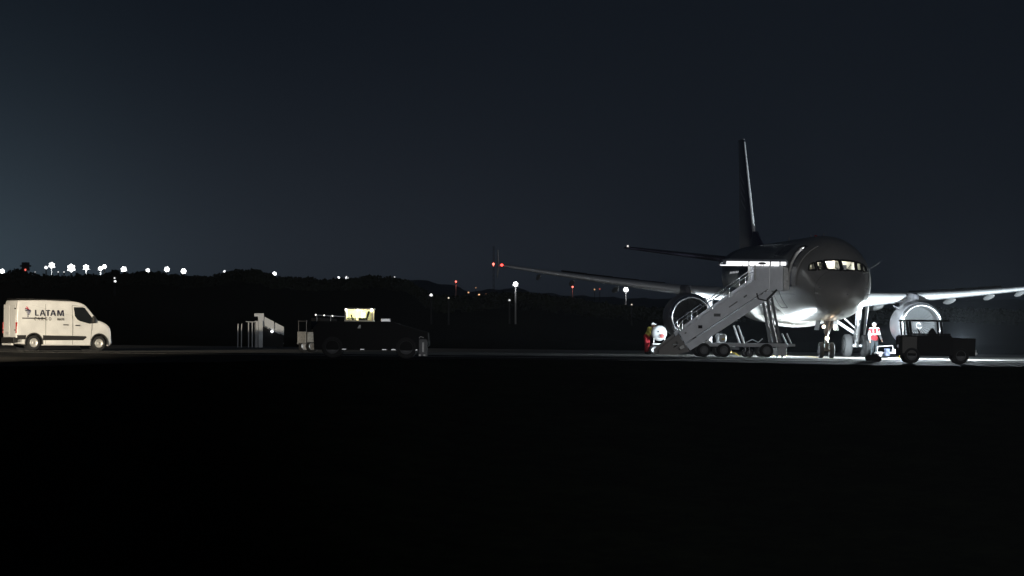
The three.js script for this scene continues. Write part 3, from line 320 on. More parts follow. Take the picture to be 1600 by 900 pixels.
// ------------------------------------------------------------------ delivery van
{
  const yaw = R(26), bxx = -22.96 - Math.sin(yaw), bz = -160 - Math.cos(yaw), t = thing('cargo_van', 'white panel van with dark lettering and a side trim band', 'van', [bxx, gy(bxx, bz) + 0.006, bz], yaw); t.rotation.order = 'YXZ'; t.rotation.z = -0.0107; t.scale.x = 0.95;
  const body = std([0.76, 0.75, 0.72], 0.3, 0, { map: rep(softTex, 2.5) }), trim = std([0.014, 0.013, 0.012], 0.55), glassD = std([0.012, 0.014, 0.016], 0.06), WR = 0.345, RX = 0.92, FX = 4.27;
  const shape = new THREE.Shape(); shape.moveTo(0.0, 0.3); shape.lineTo(0.0, 0.95); shape.lineTo(0.03, 1.6); shape.quadraticCurveTo(0.06, 2.28, 0.14, 2.31); shape.lineTo(1.4, 2.34); shape.lineTo(2.75, 2.31); shape.quadraticCurveTo(3.4, 2.27, 3.6, 2.08); shape.lineTo(4.2, 1.42); shape.quadraticCurveTo(4.7, 1.3, 4.84, 1.1); shape.quadraticCurveTo(4.93, 0.95, 4.93, 0.7); shape.lineTo(4.93, 0.36); shape.quadraticCurveTo(4.9, 0.24, 4.75, 0.22);
  shape.lineTo(FX + 0.42, 0.24); shape.absarc(FX, WR, 0.44, -0.2, Math.PI + 0.25, false); shape.lineTo(RX + 0.44, 0.22); shape.absarc(RX, WR, 0.44, -0.25, Math.PI + 0.2, false);
  const bg = new THREE.ExtrudeGeometry(shape, { depth: 1.84, bevelEnabled: true, bevelThickness: 0.08, bevelSize: 0.07, bevelOffset: -0.07, bevelSegments: 4, curveSegments: 16 }); bg.translate(0, 0, -0.92);
  const p = bg.attributes.position; for (let i = 0; i < p.count; i++) { const y = p.getY(i), x = p.getX(i); let k = y > 1.2 ? 1 - 0.075 * ((y - 1.2) / 1.1) ** 1.5 : 1; if (x > 3.9) k *= 1 - 0.13 * ((x - 3.9) / 1.03) ** 2; p.setZ(i, p.getZ(i) * k); } bg.computeVertexNormals();
  mesh('body', toCreasedNormals(bg, 0.6), body, t);
  const side = (y, x = 2) => { let k = y > 1.2 ? 1 - 0.075 * ((y - 1.2) / 1.1) ** 1.5 : 1; if (x > 3.9) k *= 1 - 0.13 * ((x - 3.9) / 1.03) ** 2; return k; };
  const lay = (g, off) => { const q = g.attributes.position; for (let i = 0; i < q.count; i++) q.setZ(i, (q.getZ(i) > 0 ? 1 : -1) * (1.0 * side(q.getY(i), q.getX(i)) + off * Math.abs(q.getZ(i)))); g.computeVertexNormals(); return g; };
  const slab = (pts, s, off) => { const g = new THREE.ShapeGeometry(new THREE.Shape(pts.map(a => new THREE.Vector2(...a))), 8); let h = plain(g); h.translate(0, 0, s); return lay(h, off); };
  for (const s of [1, -1]) {
    const fl = q => q;
    const dr = mesh('front_door', [bar([2.86, 2.1, s * 1.0 * side(2.1)], [2.88, 1.2, s * 1.0], 0.008), bar([2.88, 1.2, s], [2.88, 0.28, s], 0.008), bar([2.86, 2.1, s * side(2.1)], [3.5, 2.06, s * side(2.06)], 0.008), bar([3.88, 1.28, s * 1.0 * side(1.28)], [3.82, 0.5, s], 0.008)], trim, t);
    mesh('window', slab(fl([[2.94, 2.02], [2.99, 1.62], [3.1, 1.46], [3.24, 1.38], [3.74, 1.26], [4.08, 1.3], [3.9, 1.52], [3.5, 2.0], [3.4, 2.03]]), s, 0.006), glassD, dr);
    mesh('handle', bx(3.02, 3.26, 1.15, 1.2, s * 1.0 - 0.02, s * 1.0 + 0.03, 0.015), trim, dr);
    const sd = mesh('sliding_door', [bar([1.5, 2.15, s * side(2.15)], [1.5, 1.2, s], 0.007), bar([1.5, 1.2, s], [1.5, 0.3, s], 0.007), bar([0.3, 1.485, s * side(1.485)], [1.47, 1.485, s * side(1.485)], 0.026)], trim, t);
    mesh('handle', bx(2.4, 2.66, 1.17, 1.22, s * 1.0 - 0.02, s * 1.0 + 0.03, 0.015), trim, sd);
    mesh('trim_band', slab([[1.35, 0.47], [3.42, 0.49], [3.6, 0.62], [3.55, 0.68], [1.35, 0.7]], s, 0.02), trim, t); mesh('trim_band', slab([[0.05, 0.5], [0.46, 0.5], [0.5, 0.7], [0.03, 0.7]], s, 0.02), trim, t);
    for (const cx of [RX, FX]) mesh('wheel_arch', new THREE.TorusGeometry(0.44, 0.035, 6, 28, Math.PI + 0.3).rotateZ(-0.15).translate(cx, WR, s * 0.985 * side(0.5, cx)), trim, t);
    for (const cx of [RX, FX]) mesh('wheel_well', new THREE.CylinderGeometry(0.432, 0.432, 0.3, 28, 1, true, Math.PI / 2 - 0.15, Math.PI + 0.3).rotateX(Math.PI / 2).rotateZ(Math.PI / 2 * 0).translate(cx, WR, s * 0.82), M.black, t), mesh('wheel_well', new THREE.CylinderGeometry(0.44, 0.44, 0.02, 28).rotateX(Math.PI / 2).translate(cx, WR, s * 0.66), M.black, t);
    mesh('mirror', [bx(3.88, 4.02, 1.3, 1.62, s * 1.08 - 0.09, s * 1.08 + 0.09, 0.04), bar([3.92, 1.38, s * 0.98], [3.94, 1.38, s * 1.06], 0.03)], trim, t);
    mesh('tail_light', bx(-0.02, 0.09, 0.78, 1.3, s * 0.975 - 0.07, s * 0.975 + 0.012, 0.02), std([0.32, 0.02, 0.015], 0.25), t);
    mesh('headlight', bx(4.66, 4.85, 0.9, 1.16, s * 0.84 - 0.12, s * 0.84 + 0.05, 0.05), M.chrome, t);
    for (const cx of [RX, FX]) tyreZ(WR, 0.23, cx, WR, s * 0.86, t, std([0.6, 0.59, 0.56], 0.4, 0.5));
    mesh('rear_door', [bx(-0.012, 0.012, 0.62, 2.12, s * 0.46 - 0.42, s * 0.46 + 0.42, 0.01)], body, t);
    mesh('rear_hinge', [bx(-0.05, 0.0, 1.9, 1.96, s * 0.86 - 0.03, s * 0.86 + 0.03), bx(-0.05, 0.0, 0.9, 0.96, s * 0.88 - 0.03, s * 0.88 + 0.03)], trim, t);
  }
  mesh('bumper', [bx(-0.12, 0.02, 0.32, 0.6, -0.94, 0.94, 0.04), bx(-0.14, 0.3, 0.34, 0.58, 0.94, 1.0, 0.02)], trim, t); mesh('bumper', bx(4.7, 4.98, 0.3, 0.6, -0.86, 0.86, 0.06), trim, t);
  mesh('bumper_step', bx(-0.16, -0.02, 0.22, 0.32, -0.7, 0.7, 0.03), body, t);
  mesh('fog_light', bx(4.88, 4.99, 0.3, 0.62, 0.72, 0.86, 0.04), M.chrome, t);
  mesh('windscreen', grid(6, 4, (u, v) => [3.66 + 0.5 * (1 - v) + 0.02, 1.5 + 0.54 * v + 0.02, (u - 0.5) * (1.66 - 0.12 * v)]), glassD, t);
  mesh('number_plate', bx(-0.035, -0.014, 0.72, 0.85, -0.55, -0.05), M.paint, t);
  mesh('roof_rack', [...[0.3, 1.2, 2.1, 2.7].map(x => bar([x, 2.36, -0.75], [x, 2.36, 0.75], 0.018)), bar([0.1, 2.385, 0.7], [2.8, 2.365, 0.7], 0.018), bar([0.1, 2.385, -0.7], [2.8, 2.365, -0.7], 0.018), bx(0.9, 1.1, 2.33, 2.42, 0.1, 0.4, 0.02)], trim, t);
  mesh('underbody', bx(0.4, 4.6, 0.22, 0.4, -0.7, 0.7, 0.03), M.black, t);
  // print on the side
  const c = document.createElement('canvas'); c.width = 1280; c.height = 400; const g = c.getContext('2d'); g.clearRect(0, 0, 1280, 400);
  g.fillStyle = '#14122c'; g.font = 'bold 222px sans-serif'; g.textBaseline = 'alphabetic'; { const gap = [-14, -36, -36, -22, 0]; let w = 0; [...'LATAM'].forEach((ch, i) => { w += g.measureText(ch).width + gap[i] + 34; }); const k = 960 / w; let x = 300; [...'LATAM'].forEach((ch, i) => { g.save(); g.translate(x, 262); g.scale(k, 1); g.fillText(ch, 0, 0); g.restore(); x += (g.measureText(ch).width + gap[i] + 34) * k; }); }
  g.strokeStyle = '#77736c'; g.lineWidth = 9; g.font = '112px sans-serif'; let x = 296; for (const ch of 'CARGO') { g.strokeText(ch, x, 384); x += g.measureText(ch).width + 40; }
  g.fillStyle = '#5c5a54'; g.font = 'bold 84px sans-serif'; g.fillText('BRASIL', 990, 378, 230);
  const stripes = [['#c2263c', 60, 8, 120, 44], ['#c2263c', 40, 40, 150, 78], ['#1b1838', 22, 62, 170, 110], ['#1b1838', 20, 102, 190, 96], ['#1b1838', 40, 128, 206, 118], ['#3c4468', 70, 168, 200, 142], ['#3c4468', 88, 208, 188, 172], ['#1b1838', 92, 240, 160, 214], ['#1b1838', 94, 286, 132, 258], ['#3c4468', 96, 326, 118, 304]];
  for (const [col, x0, y0, x1, y1] of stripes) { g.strokeStyle = col; g.lineWidth = 21; g.beginPath(); g.moveTo(x0, y0 + 10); g.quadraticCurveTo((x0 + x1) / 2, Math.min(y0, y1) + 24, x1, y1 + 10); g.stroke(); }
  const tex = new THREE.CanvasTexture(c); tex.colorSpace = THREE.SRGBColorSpace;
  const pm = new THREE.MeshStandardMaterial({ map: tex, transparent: true, roughness: 0.4 });
  mesh('lettering', grid(10, 6, (u, v) => { const y = 1.37 + 0.68 * v; return [0.4 + 2.16 * u, y, side(y) + 0.007]; }), pm, t);
}

// ------------------------------------------------------------------ people
function nets(f, lo, hi, cell) { // surface nets over a distance field
  const n = [0, 1, 2].map(k => Math.ceil((hi[k] - lo[k]) / cell) + 1), [nx, ny, nz] = n, val = new Float32Array(nx * ny * nz), id = (i, j, k) => (k * ny + j) * nx + i;
  for (let k = 0; k < nz; k++) for (let j = 0; j < ny; j++) for (let i = 0; i < nx; i++) val[id(i, j, k)] = f(lo[0] + i * cell, lo[1] + j * cell, lo[2] + k * cell);
  const vert = new Int32Array(nx * ny * nz).fill(-1), pos = [], idx = [];
  for (let k = 0; k < nz - 1; k++) for (let j = 0; j < ny - 1; j++) for (let i = 0; i < nx - 1; i++) { let s = [0, 0, 0], c = 0; const v = (a, b, d) => val[id(i + a, j + b, k + d)]; for (const [a, b] of EDG) { const va = v(...a), vb = v(...b); if ((va < 0) !== (vb < 0)) { const t = va / (va - vb); for (let q = 0; q < 3; q++) s[q] += a[q] + (b[q] - a[q]) * t; c++; } } if (c) { vert[id(i, j, k)] = pos.length / 3; pos.push(lo[0] + (i + s[0] / c) * cell, lo[1] + (j + s[1] / c) * cell, lo[2] + (k + s[2] / c) * cell); } }
  for (let k = 1; k < nz - 1; k++) for (let j = 1; j < ny - 1; j++) for (let i = 1; i < nx - 1; i++) { const a = val[id(i, j, k)]; for (const [d, e, h] of [[0, 1, 2], [1, 2, 0], [2, 0, 1]]) { const o = [0, 0, 0]; o[d] = 1; const b = val[id(i + o[0], j + o[1], k + o[2])]; if ((a < 0) === (b < 0)) continue; const w = (p, q) => { const x = [i, j, k]; x[e] -= p; x[h] -= q; return vert[id(...x)]; }; const A0 = w(0, 0), B0 = w(1, 0), C0 = w(1, 1), D0 = w(0, 1); if (a < 0) idx.push(A0, B0, C0, A0, C0, D0); else idx.push(A0, C0, B0, A0, D0, C0); } }
  const g = new THREE.BufferGeometry(); g.setAttribute('position', new THREE.Float32BufferAttribute(pos, 3)); g.setIndex(idx); g.computeVertexNormals(); return g;
}
const EDG = []; for (const a of [[0, 0, 0], [1, 0, 0], [0, 1, 0], [0, 0, 1], [1, 1, 0], [1, 0, 1], [0, 1, 1]]) for (let q = 0; q < 3; q++) if (!a[q]) { const b = [...a]; b[q] = 1; EDG.push([a, b]); }
const cone = (p, a, b, ra, rb) => { const ab = [b[0] - a[0], b[1] - a[1], b[2] - a[2]], ap = [p[0] - a[0], p[1] - a[1], p[2] - a[2]], t = Math.max(0, Math.min(1, (ap[0] * ab[0] + ap[1] * ab[1] + ap[2] * ab[2]) / (ab[0] ** 2 + ab[1] ** 2 + ab[2] ** 2 + 1e-9))); return Math.hypot(ap[0] - ab[0] * t, ap[1] - ab[1] * t, ap[2] - ab[2] * t) - (ra + (rb - ra) * t); };
const smin = (a, b, k) => { const h = Math.max(k - Math.abs(a - b), 0) / k; return Math.min(a, b) - h * h * k / 4; };
const field = (bones, k, grow = 0) => (x, y, z) => { let d = 9; for (const [a, b, ra, rb] of bones) d = smin(d, cone([x, y, z], a, b, ra, rb), k); return d - grow; };
function person(label, pos, turn, J, cloth, group) { // J: joints of the pose; faces +z
  const t = thing('person', label, 'person', pos, turn, group), bones = (L) => L.map(([a, b, r, q]) => [J[a], J[b], r, q]);
  const legs = [['hipL', 'kneeL', 0.088, 0.062], ['kneeL', 'ankL', 0.06, 0.042], ['hipR', 'kneeR', 0.088, 0.062], ['kneeR', 'ankR', 0.06, 0.042]], feet = [['ankL', 'toeL', 0.045, 0.04], ['ankR', 'toeR', 0.045, 0.04]];
  const torso = [['pelL', 'pelR', 0.11, 0.11], ['pel', 'chest', 0.12, 0.125], ['chL', 'chR', 0.11, 0.11], ['shL', 'shR', 0.075, 0.075]], arms = [['shL', 'elL', 0.058, 0.045], ['elL', 'wrL', 0.043, 0.03], ['shR', 'elR', 0.058, 0.045], ['elR', 'wrR', 0.043, 0.03]];
  const lim = [[1e9, 1e9, 1e9], [-1e9, -1e9, -1e9]]; for (const q of Object.values(J)) for (let k = 0; k < 3; k++) { lim[0][k] = Math.min(lim[0][k], q[k] - 0.22); lim[1][k] = Math.max(lim[1][k], q[k] + 0.22); }
  const head = J.head, hz = (x, y, z) => { const d = [head[0] + x, head[1] + y, head[2] + z]; return d; };
  const hb = [[hz(0, 0.03, -0.015), hz(0, -0.005, 0.0), 0.098, 0.092], [hz(0, -0.05, 0.035), hz(0, -0.075, 0.05), 0.066, 0.045], [hz(0, 0.0, 0.09), hz(0, -0.025, 0.112), 0.012, 0.018], [hz(-0.095, -0.01, 0), hz(-0.1, 0.02, -0.01), 0.018, 0.02], [hz(0.095, -0.01, 0), hz(0.1, 0.02, -0.01), 0.018, 0.02], [J.neck, hz(0, -0.06, -0.01), 0.055, 0.052]];
  const all = field([...bones(torso), ...bones(arms), ...bones(legs), ...bones(feet), [J.chest, J.neck, 0.09, 0.06]], 0.06);
  const parts = [nets(all, ...lim, 0.018), nets(field(hb, 0.035), [head[0] - 0.15, head[1] - 0.24, head[2] - 0.16], [head[0] + 0.15, head[1] + 0.17, head[2] + 0.17], 0.007)];
  for (const s of ['L', 'R']) { const w = J['wr' + s], e = J['el' + s], u = V(...w).sub(V(...e)).normalize(), side = V(s === 'L' ? -1 : 1, 0, 0.1).cross(u).cross(u).normalize(), fw = V().crossVectors(u, side).normalize(), P = (l, a, b) => V(...w).addScaledVector(u, l).addScaledVector(fw, a).addScaledVector(side, b).toArray(), hbn = [[w, P(0.08, -0.02, 0), 0.026, 0.02], [w, P(0.08, 0.02, 0), 0.026, 0.02]]; [[-0.034, 0.06], [-0.012, 0.075], [0.01, 0.07], [0.032, 0.052]].forEach(([o, L]) => { hbn.push([P(0.075, o, 0), P(0.085 + L * 0.5, o * 1.1, 0.008), 0.0105, 0.01], [P(0.085 + L * 0.5, o * 1.1, 0.008), P(0.085 + L * 0.95, o * 1.1, 0.028), 0.01, 0.008]); }); hbn.push([P(0.02, -0.03, 0.01), P(0.06, -0.06, 0.02), 0.013, 0.011], [P(0.06, -0.06, 0.02), P(0.1, -0.064, 0.03), 0.011, 0.009]); parts.push((c => nets(field(hbn, 0.012), c.map(q => q - 0.125), c.map(q => q + 0.125), 0.006))(P(0.075, -0.01, 0.01))); }
  const b = mesh('body', parts, std([0.42, 0.26, 0.19], 0.6), t);
  mesh('trousers', nets((x, y, z) => Math.max(field([...bones(legs), ['pelL', 'pelR', 0.11, 0.11].map(q => J[q] ?? q)], 0.06, 0.02)(x, y, z), Math.max(y - J.pel[1] - 0.08, 0.07 - y)), ...lim, 0.02), cloth.trousers, b);
  mesh('shirt', nets(field([...bones(torso).slice(1), ...bones(arms).map(([a, c, r, q]) => [a, c, r + 0.003, q + 0.004])], 0.05, 0.016), ...lim, 0.02), cloth.shirt, b);
  if (cloth.vest) { mesh('vest', nets((x, y, z) => Math.max(field(bones(torso), 0.08, 0.034)(x, y, z), Math.max(J.pel[1] - 0.12 - y, y - J.neck[1] + 0.03)), ...lim, 0.02), cloth.vest, b); const refl = std([0.8, 0.8, 0.78], 0.4); mesh('reflective_band', nets((x, y, z) => { const d = field(bones(torso), 0.08, 0.04)(x, y, z), s = Math.abs(y - J.chest[1] + 0.13) - 0.025, p = Math.max(Math.abs(Math.abs(x - J.chest[0]) - 0.1) - 0.022, J.chest[1] - 0.13 - y); return Math.max(d, Math.min(s, p), y - J.neck[1] + 0.05); }, ...lim, 0.014), refl, b); }
  mesh('shoes', nets((x, y, z) => field([...bones(feet)], 0.03, 0.018)(x, y, z), ...lim, 0.014), M.dark, b);
  mesh('cap', nets((x, y, z) => Math.max(field([[hz(0, 0.035, -0.015), hz(0, 0.03, -0.01), 0.105, 0.105], [hz(0, 0.045, 0.06), hz(0, 0.035, 0.15), 0.05, 0.04]], 0.02, 0.004)(x, y, z), head[1] + 0.035 - y), [head[0] - 0.15, head[1] - 0.05, head[2] - 0.16], [head[0] + 0.15, head[1] + 0.17, head[2] + 0.22], 0.008), cloth.cap, b);
  return t;
}
const stand = (o = {}) => ({ hipL: [-0.1, 0.9, 0], hipR: [0.1, 0.9, 0], kneeL: [-0.12, 0.5, 0.05], kneeR: [0.13, 0.5, -0.02], ankL: [-0.14, 0.085, 0.02], ankR: [0.16, 0.085, -0.1], toeL: [-0.17, 0.062, 0.2], toeR: [0.19, 0.062, 0.07], pelL: [-0.07, 0.95, 0], pelR: [0.07, 0.95, 0], pel: [0, 0.97, 0], chest: [0, 1.28, 0.01], chL: [-0.08, 1.27, 0.01], chR: [0.08, 1.27, 0.01], shL: [-0.185, 1.41, 0], shR: [0.185, 1.41, 0], neck: [0, 1.47, 0.0], head: [0, 1.615, 0.02], elL: [-0.25, 1.13, -0.02], elR: [0.27, 1.14, 0.0], wrL: [-0.26, 0.88, 0.08], wrR: [0.36, 0.92, 0.06], ...o });
{
  const white = std([0.7, 0.71, 0.72], 0.9), red = std([0.26, 0.008, 0.014], 0.9), grey = std([0.022, 0.028, 0.032], 0.95), yel = std([0.45, 0.4, 0.08], 0.9);
  person('ground worker in a red vest standing beside the main landing gear', [18.32, gy(18.3, -174.8) + 0.006, -174.8], 0.25, stand(), { trousers: grey, shirt: white, vest: red, cap: white });
  person('crew member in yellow top and red trousers bending behind the stairs foot', [6.95, gy(6.95, -178) + 0.006, -178], 0.9, stand({ chest: [0, 1.22, 0.2], chL: [-0.08, 1.21, 0.2], chR: [0.08, 1.21, 0.2], shL: [-0.185, 1.33, 0.27], shR: [0.185, 1.33, 0.27], neck: [0, 1.38, 0.31], head: [0, 1.49, 0.4], elL: [-0.25, 1.08, 0.38], elR: [0.25, 1.08, 0.38], wrL: [-0.2, 0.98, 0.6], wrR: [0.2, 0.98, 0.6], pel: [0, 0.97, 0] }), { trousers: red, shirt: yel, cap: white });
}
{ // white round tank cart beside the bending worker
  const x = 7.55, z = -177.6, t = thing('tank_cart', 'white round tank cart beside the foot of the stairs', 'service cart', [x, gy(x, z) + 0.006, z]);
  mesh('tank', lathe([[0.001, -0.5], [0.2, -0.49], [0.36, -0.4], [0.4, -0.25], [0.4, 0.25], [0.36, 0.4], [0.2, 0.49], [0.001, 0.5]], 32).rotateX(Math.PI / 2).translate(0, 1.1, 0), std([0.42, 0.43, 0.44], 0.5), t);
  mesh('frame', [bx(-0.35, 0.35, 0.5, 0.58, -0.55, 0.55, 0.02), bar([-0.28, 0.5, 0.4], [-0.28, 0.85, 0.4], 0.03), bar([0.28, 0.5, 0.4], [0.28, 0.85, 0.4], 0.03), bar([0.2, 0.5, 0.5], [-0.05, 0.08, 0.5], 0.035)], M.paint, t);
  mesh('valve', [bar([0.14, 0.95, 0.45], [0.14, 0.95, 0.62], 0.05), new THREE.TorusGeometry(0.09, 0.022, 8, 18).translate(0.14, 0.95, 0.6)], std([0.4, 0.04, 0.03], 0.5), t); mesh('gauge', bar([-0.05, 1.18, 0.47], [-0.05, 1.18, 0.53], 0.05), M.dark, t);
  for (const s of [-1, 1]) tyreZ(0.25, 0.12, s * 0.25, 0.25, 0.42, t), tyreZ(0.25, 0.12, s * 0.25, 0.25, -0.42, t);
}
{ // low cart with a dark box beside the worker
  const x = 19.05, z = -174, t = thing('ground_cart', 'low white service cart with a dark blue box near the red-vested worker', 'service cart', [x, gy(x, z) + 0.006, z], 0.1);
  mesh('deck', [bx(-0.75, 0.75, 0.2, 0.28, -0.3, 0.3, 0.02), bx(0.1, 0.7, 0.28, 0.42, -0.2, 0.2, 0.03), bx(0.55, 0.68, 0.4, 0.52, -0.05, 0.1, 0.02)], M.paint, t); mesh('box', bx(-0.4, -0.12, 0.07, 0.46, 0.31, 0.5, 0.03), std([0.02, 0.035, 0.09], 0.5), t); mesh('rail', [bar([-0.72, 0.28, 0.28], [-0.72, 0.55, 0.28], 0.02), bar([-0.72, 0.55, 0.28], [0.05, 0.6, 0.28], 0.02), bar([0.05, 0.6, 0.28], [0.1, 0.3, 0.28], 0.02)], M.paint, t);
  for (const sx of [-0.55, 0.55]) for (const s of [-1, 1]) tyreZ(0.13, 0.07, sx, 0.13, s * 0.24, t);
}
{ // dark bag on the near edge
  const x = 16.25, z = -155.4, t = thing('canvas_bag', 'black lumpy bag lying on the pavement left of the roofed tug', 'bag', [x, gy(x, z) + 0.01, z], 0.2);
  mesh('sack', nets(field([[[-0.25, 0.12, 0], [0.22, 0.12, 0], 0.14, 0.13], [[0, 0.18, 0], [0.05, 0.2, 0.04], 0.12, 0.08], [[-0.15, 0.08, 0.08], [0.3, 0.07, 0.05], 0.08, 0.06]], 0.1), [-0.5, -0.03, -0.3], [0.5, 0.4, 0.3], 0.02), M.black, t); mesh('strap', tube([[-0.15, 0.24, 0.05], [-0.05, 0.34, 0.06], [0.1, 0.33, 0.06], [0.16, 0.22, 0.05]], 0.014, 16, 6), M.dark, t);
}

// ------------------------------------------------------------------ ground vehicles
{ // roofed tug in front of the far engine
  const x = 18.6, z = -152, t = thing('baggage_tug', 'dark baggage tug with open roofed cab in front of the lit engine', 'tug', [x, gy(x, z) + 0.008, z], 0); t.rotation.z = -0.0107;
  const dk = std([0.01, 0.01, 0.01], 0.95), fr = std([0.012, 0.012, 0.012], 0.9);
  mesh('body', [prism([[-1.66, 0.34], [1.68, 0.34], [1.7, 1.12], [0.66, 1.16], [0.62, 1.25], [-1.55, 1.25], [-1.66, 1.16]], -0.7, 0.7, 0.04)], dk, t);
  mesh('front_panel', bx(-1.52, -0.88, 0.45, 1.18, 0.7, 0.72, 0.01), std([0.05, 0.047, 0.042], 0.6), t); mesh('side_panel', bx(-0.8, 0.6, 0.5, 1.1, 0.7, 0.715, 0.01), dk, t); mesh('rear_panel', bx(0.7, 1.6, 0.5, 1.05, 0.7, 0.715, 0.01), fr, t);
  mesh('roof', bx(-1.55, 0.56, 1.84, 1.92, -0.66, 0.66, 0.03), fr, t);
  for (const s of [-1, 1]) { mesh('post', beam([-1.42, 1.25, s * 0.6], [-1.46, 1.84, s * 0.6], 0.06, 0.06), fr, t); mesh('post', beam([-1.12, 1.25, s * 0.6], [-1.2, 1.84, s * 0.6], 0.09, 0.1), fr, t); mesh('post', beam([0.22, 1.25, s * 0.6], [0.16, 1.84, s * 0.6], 0.08, 0.09), fr, t); mesh('sill_rail', beam([-1.1, 1.29, s * 0.6], [0.6, 1.29, s * 0.6], 0.07, 0.07), fr, t); }
  mesh('windscreen', bx(-1.135, -1.125, 1.3, 1.82, -0.52, 0.52), M.glass, t);
  mesh('seat', [prism([[-0.4, 1.22], [0.1, 1.22], [-0.1, 1.54], [-0.16, 1.56]], -0.25, 0.25, 0.03)], fr, t); mesh('steering_wheel', new THREE.TorusGeometry(0.16, 0.016, 6, 20).rotateY(Math.PI / 2).rotateZ(0.5).translate(-0.72, 1.4, 0.1), fr, t);
  mesh('mirror', bx(-1.7, -1.6, 0.95, 1.1, 0.74, 0.9, 0.03), fr, t); mesh('tow_hitch', [bx(1.68, 1.86, 0.4, 0.5, -0.1, 0.1, 0.02), bar([1.8, 0.38, 0], [1.8, 0.62, 0], 0.03)], M.steel, t); mesh('headlight', bar([-1.66, 0.75, 0.5], [-1.71, 0.75, 0.5], 0.08), M.grey, t);
  for (const wx of [-1.1, 1.05]) for (const s of [-1, 1]) tyreZ(0.36, 0.24, wx, 0.36, s * 0.62, t, M.darkgrey);
}
{ // pushback tractor with lit cab
  const x = -6.1, z = -151, t = thing('pushback_tractor', 'black pushback tractor with a glowing yellow-lit driver cab', 'tractor', [x, gy(x, z) + 0.008, z], 0); t.rotation.z = -0.0107;
  const dk = std([0.006, 0.006, 0.006], 0.95), cream = std([0.78, 0.75, 0.62], 0.7);
  mesh('body', prism([[-2.5, 0.36], [2.2, 0.36], [2.5, 0.6], [2.45, 1.15], [1.2, 1.5], [0.9, 1.6], [-2.3, 1.6], [-2.55, 1.3]], -1.05, 1.05, 0.06), dk, t);
  const cb = mesh('cab', [bx(-1.18, -1.12, 1.6, 2.1, -0.85, 0.85), bx(-0.03, 0.03, 1.6, 2.16, -0.85, -0.78), bx(-1.2, 0.03, 1.6, 2.16, -0.87, -0.83), bx(-1.2, 0.06, 2.12, 2.18, -0.9, 0.9, 0.02), bx(-0.03, 0.03, 1.6, 2.16, 0.78, 0.85)], cream, t);
  mesh('cab_floor', bx(-1.2, 0.05, 1.6, 1.66, -0.83, 0.83), cream, t); mesh('control_console', [bx(-1.1, -0.7, 1.66, 1.78, -0.6, 0.5, 0.02), bx(-0.5, -0.3, 1.66, 2.0, -0.5, -0.1, 0.03)], cream, t); mesh('driver_seat', [bx(-0.62, -0.22, 1.66, 1.76, 0.0, 0.4, 0.03), prism([[-0.28, 1.75], [-0.2, 1.75], [-0.12, 2.05], [-0.2, 2.05]], 0.02, 0.38, 0.02)], dk, t); mesh('control_lever', beam([-0.82, 1.62, 0.72], [-0.92, 1.9, 0.72], 0.05, 0.06), dk, t);
  mesh('cab_window', bx(-1.11, -0.04, 1.68, 2.1, 0.806, 0.812), M.glass, t);
  for (const [lx, r] of [[-1.13, 0.045], [-0.62, 0.03], [-0.02, 0.06]]) mesh('cab_lamp', new THREE.SphereGeometry(r, 12, 10).translate(lx, 2.1, 0.9), glow([1, 0.97, 0.86], 6), t);
  mesh('cab_ceiling_lamp', bx(-0.75, -0.45, 2.09, 2.11, -0.2, 0.2), glow([1, 0.94, 0.66], 4), t); const l = new THREE.PointLight(0xfff0c0, 4.2); l.position.set(-0.6, 2.02, 0); l.castShadow = true; t.add(l);
  mesh('deck_rail', [bar([-2.45, 1.86, 0.8], [-1.2, 1.8, 0.8], 0.022), bar([-2.4, 1.6, 0.8], [-2.4, 1.86, 0.8], 0.02), bar([-1.8, 1.6, 0.8], [-1.8, 1.83, 0.8], 0.02)], M.steel, t); for (const [lx, ly] of [[-2.45, 1.87], [-2.08, 1.85], [-1.72, 1.83]]) mesh('rail_lamp', new THREE.SphereGeometry(0.028, 10, 8).translate(lx, ly, 0.82), glow([1, 0.98, 0.9], 3), t);
  mesh('lit_hood_box', bx(0.38, 0.8, 1.6, 1.74, 0.5, 0.8, 0.02), M.steel, t); mesh('emblem', prism([[-0.62, 1.3], [-0.48, 1.3], [-0.48, 1.46], [-0.55, 1.44]], 1.05, 1.062), M.paint, t);
  const th = mesh('tow_head', [bx(2.05, 2.42, 0.12, 0.85, 1.06, 1.14, 0.03), bar([2.1, 0.85, 1.1], [2.36, 0.85, 1.1], 0.03)], M.darkgrey, t); mesh('reflector_stripe', bx(2.2, 2.28, 0.3, 0.72, 1.142, 1.15), M.paint, th); for (const q of [2.1, 2.3]) mesh('reflector', bx(q - 0.045, q + 0.045, 0.13, 0.2, 1.142, 1.15), M.paint, th); mesh('tow_lever', tube([[2.06, 0.9, 1.12], [2.12, 0.97, 1.12], [2.26, 0.93, 1.12]], 0.018, 10, 6), M.paint, th);
  for (const wx of [-1.7, 1.5]) for (const s of [-1, 1]) tyreZ(0.48, 0.36, wx, 0.48, s * 0.9, t, M.darkgrey);
  for (const q of [-1.2, -0.4, 0.55, 0.95, 1.9]) mesh('side_marker', bx(q - 0.09, q + 0.09, 0.37, 0.41, 1.055, 1.065), M.steel, t);
}
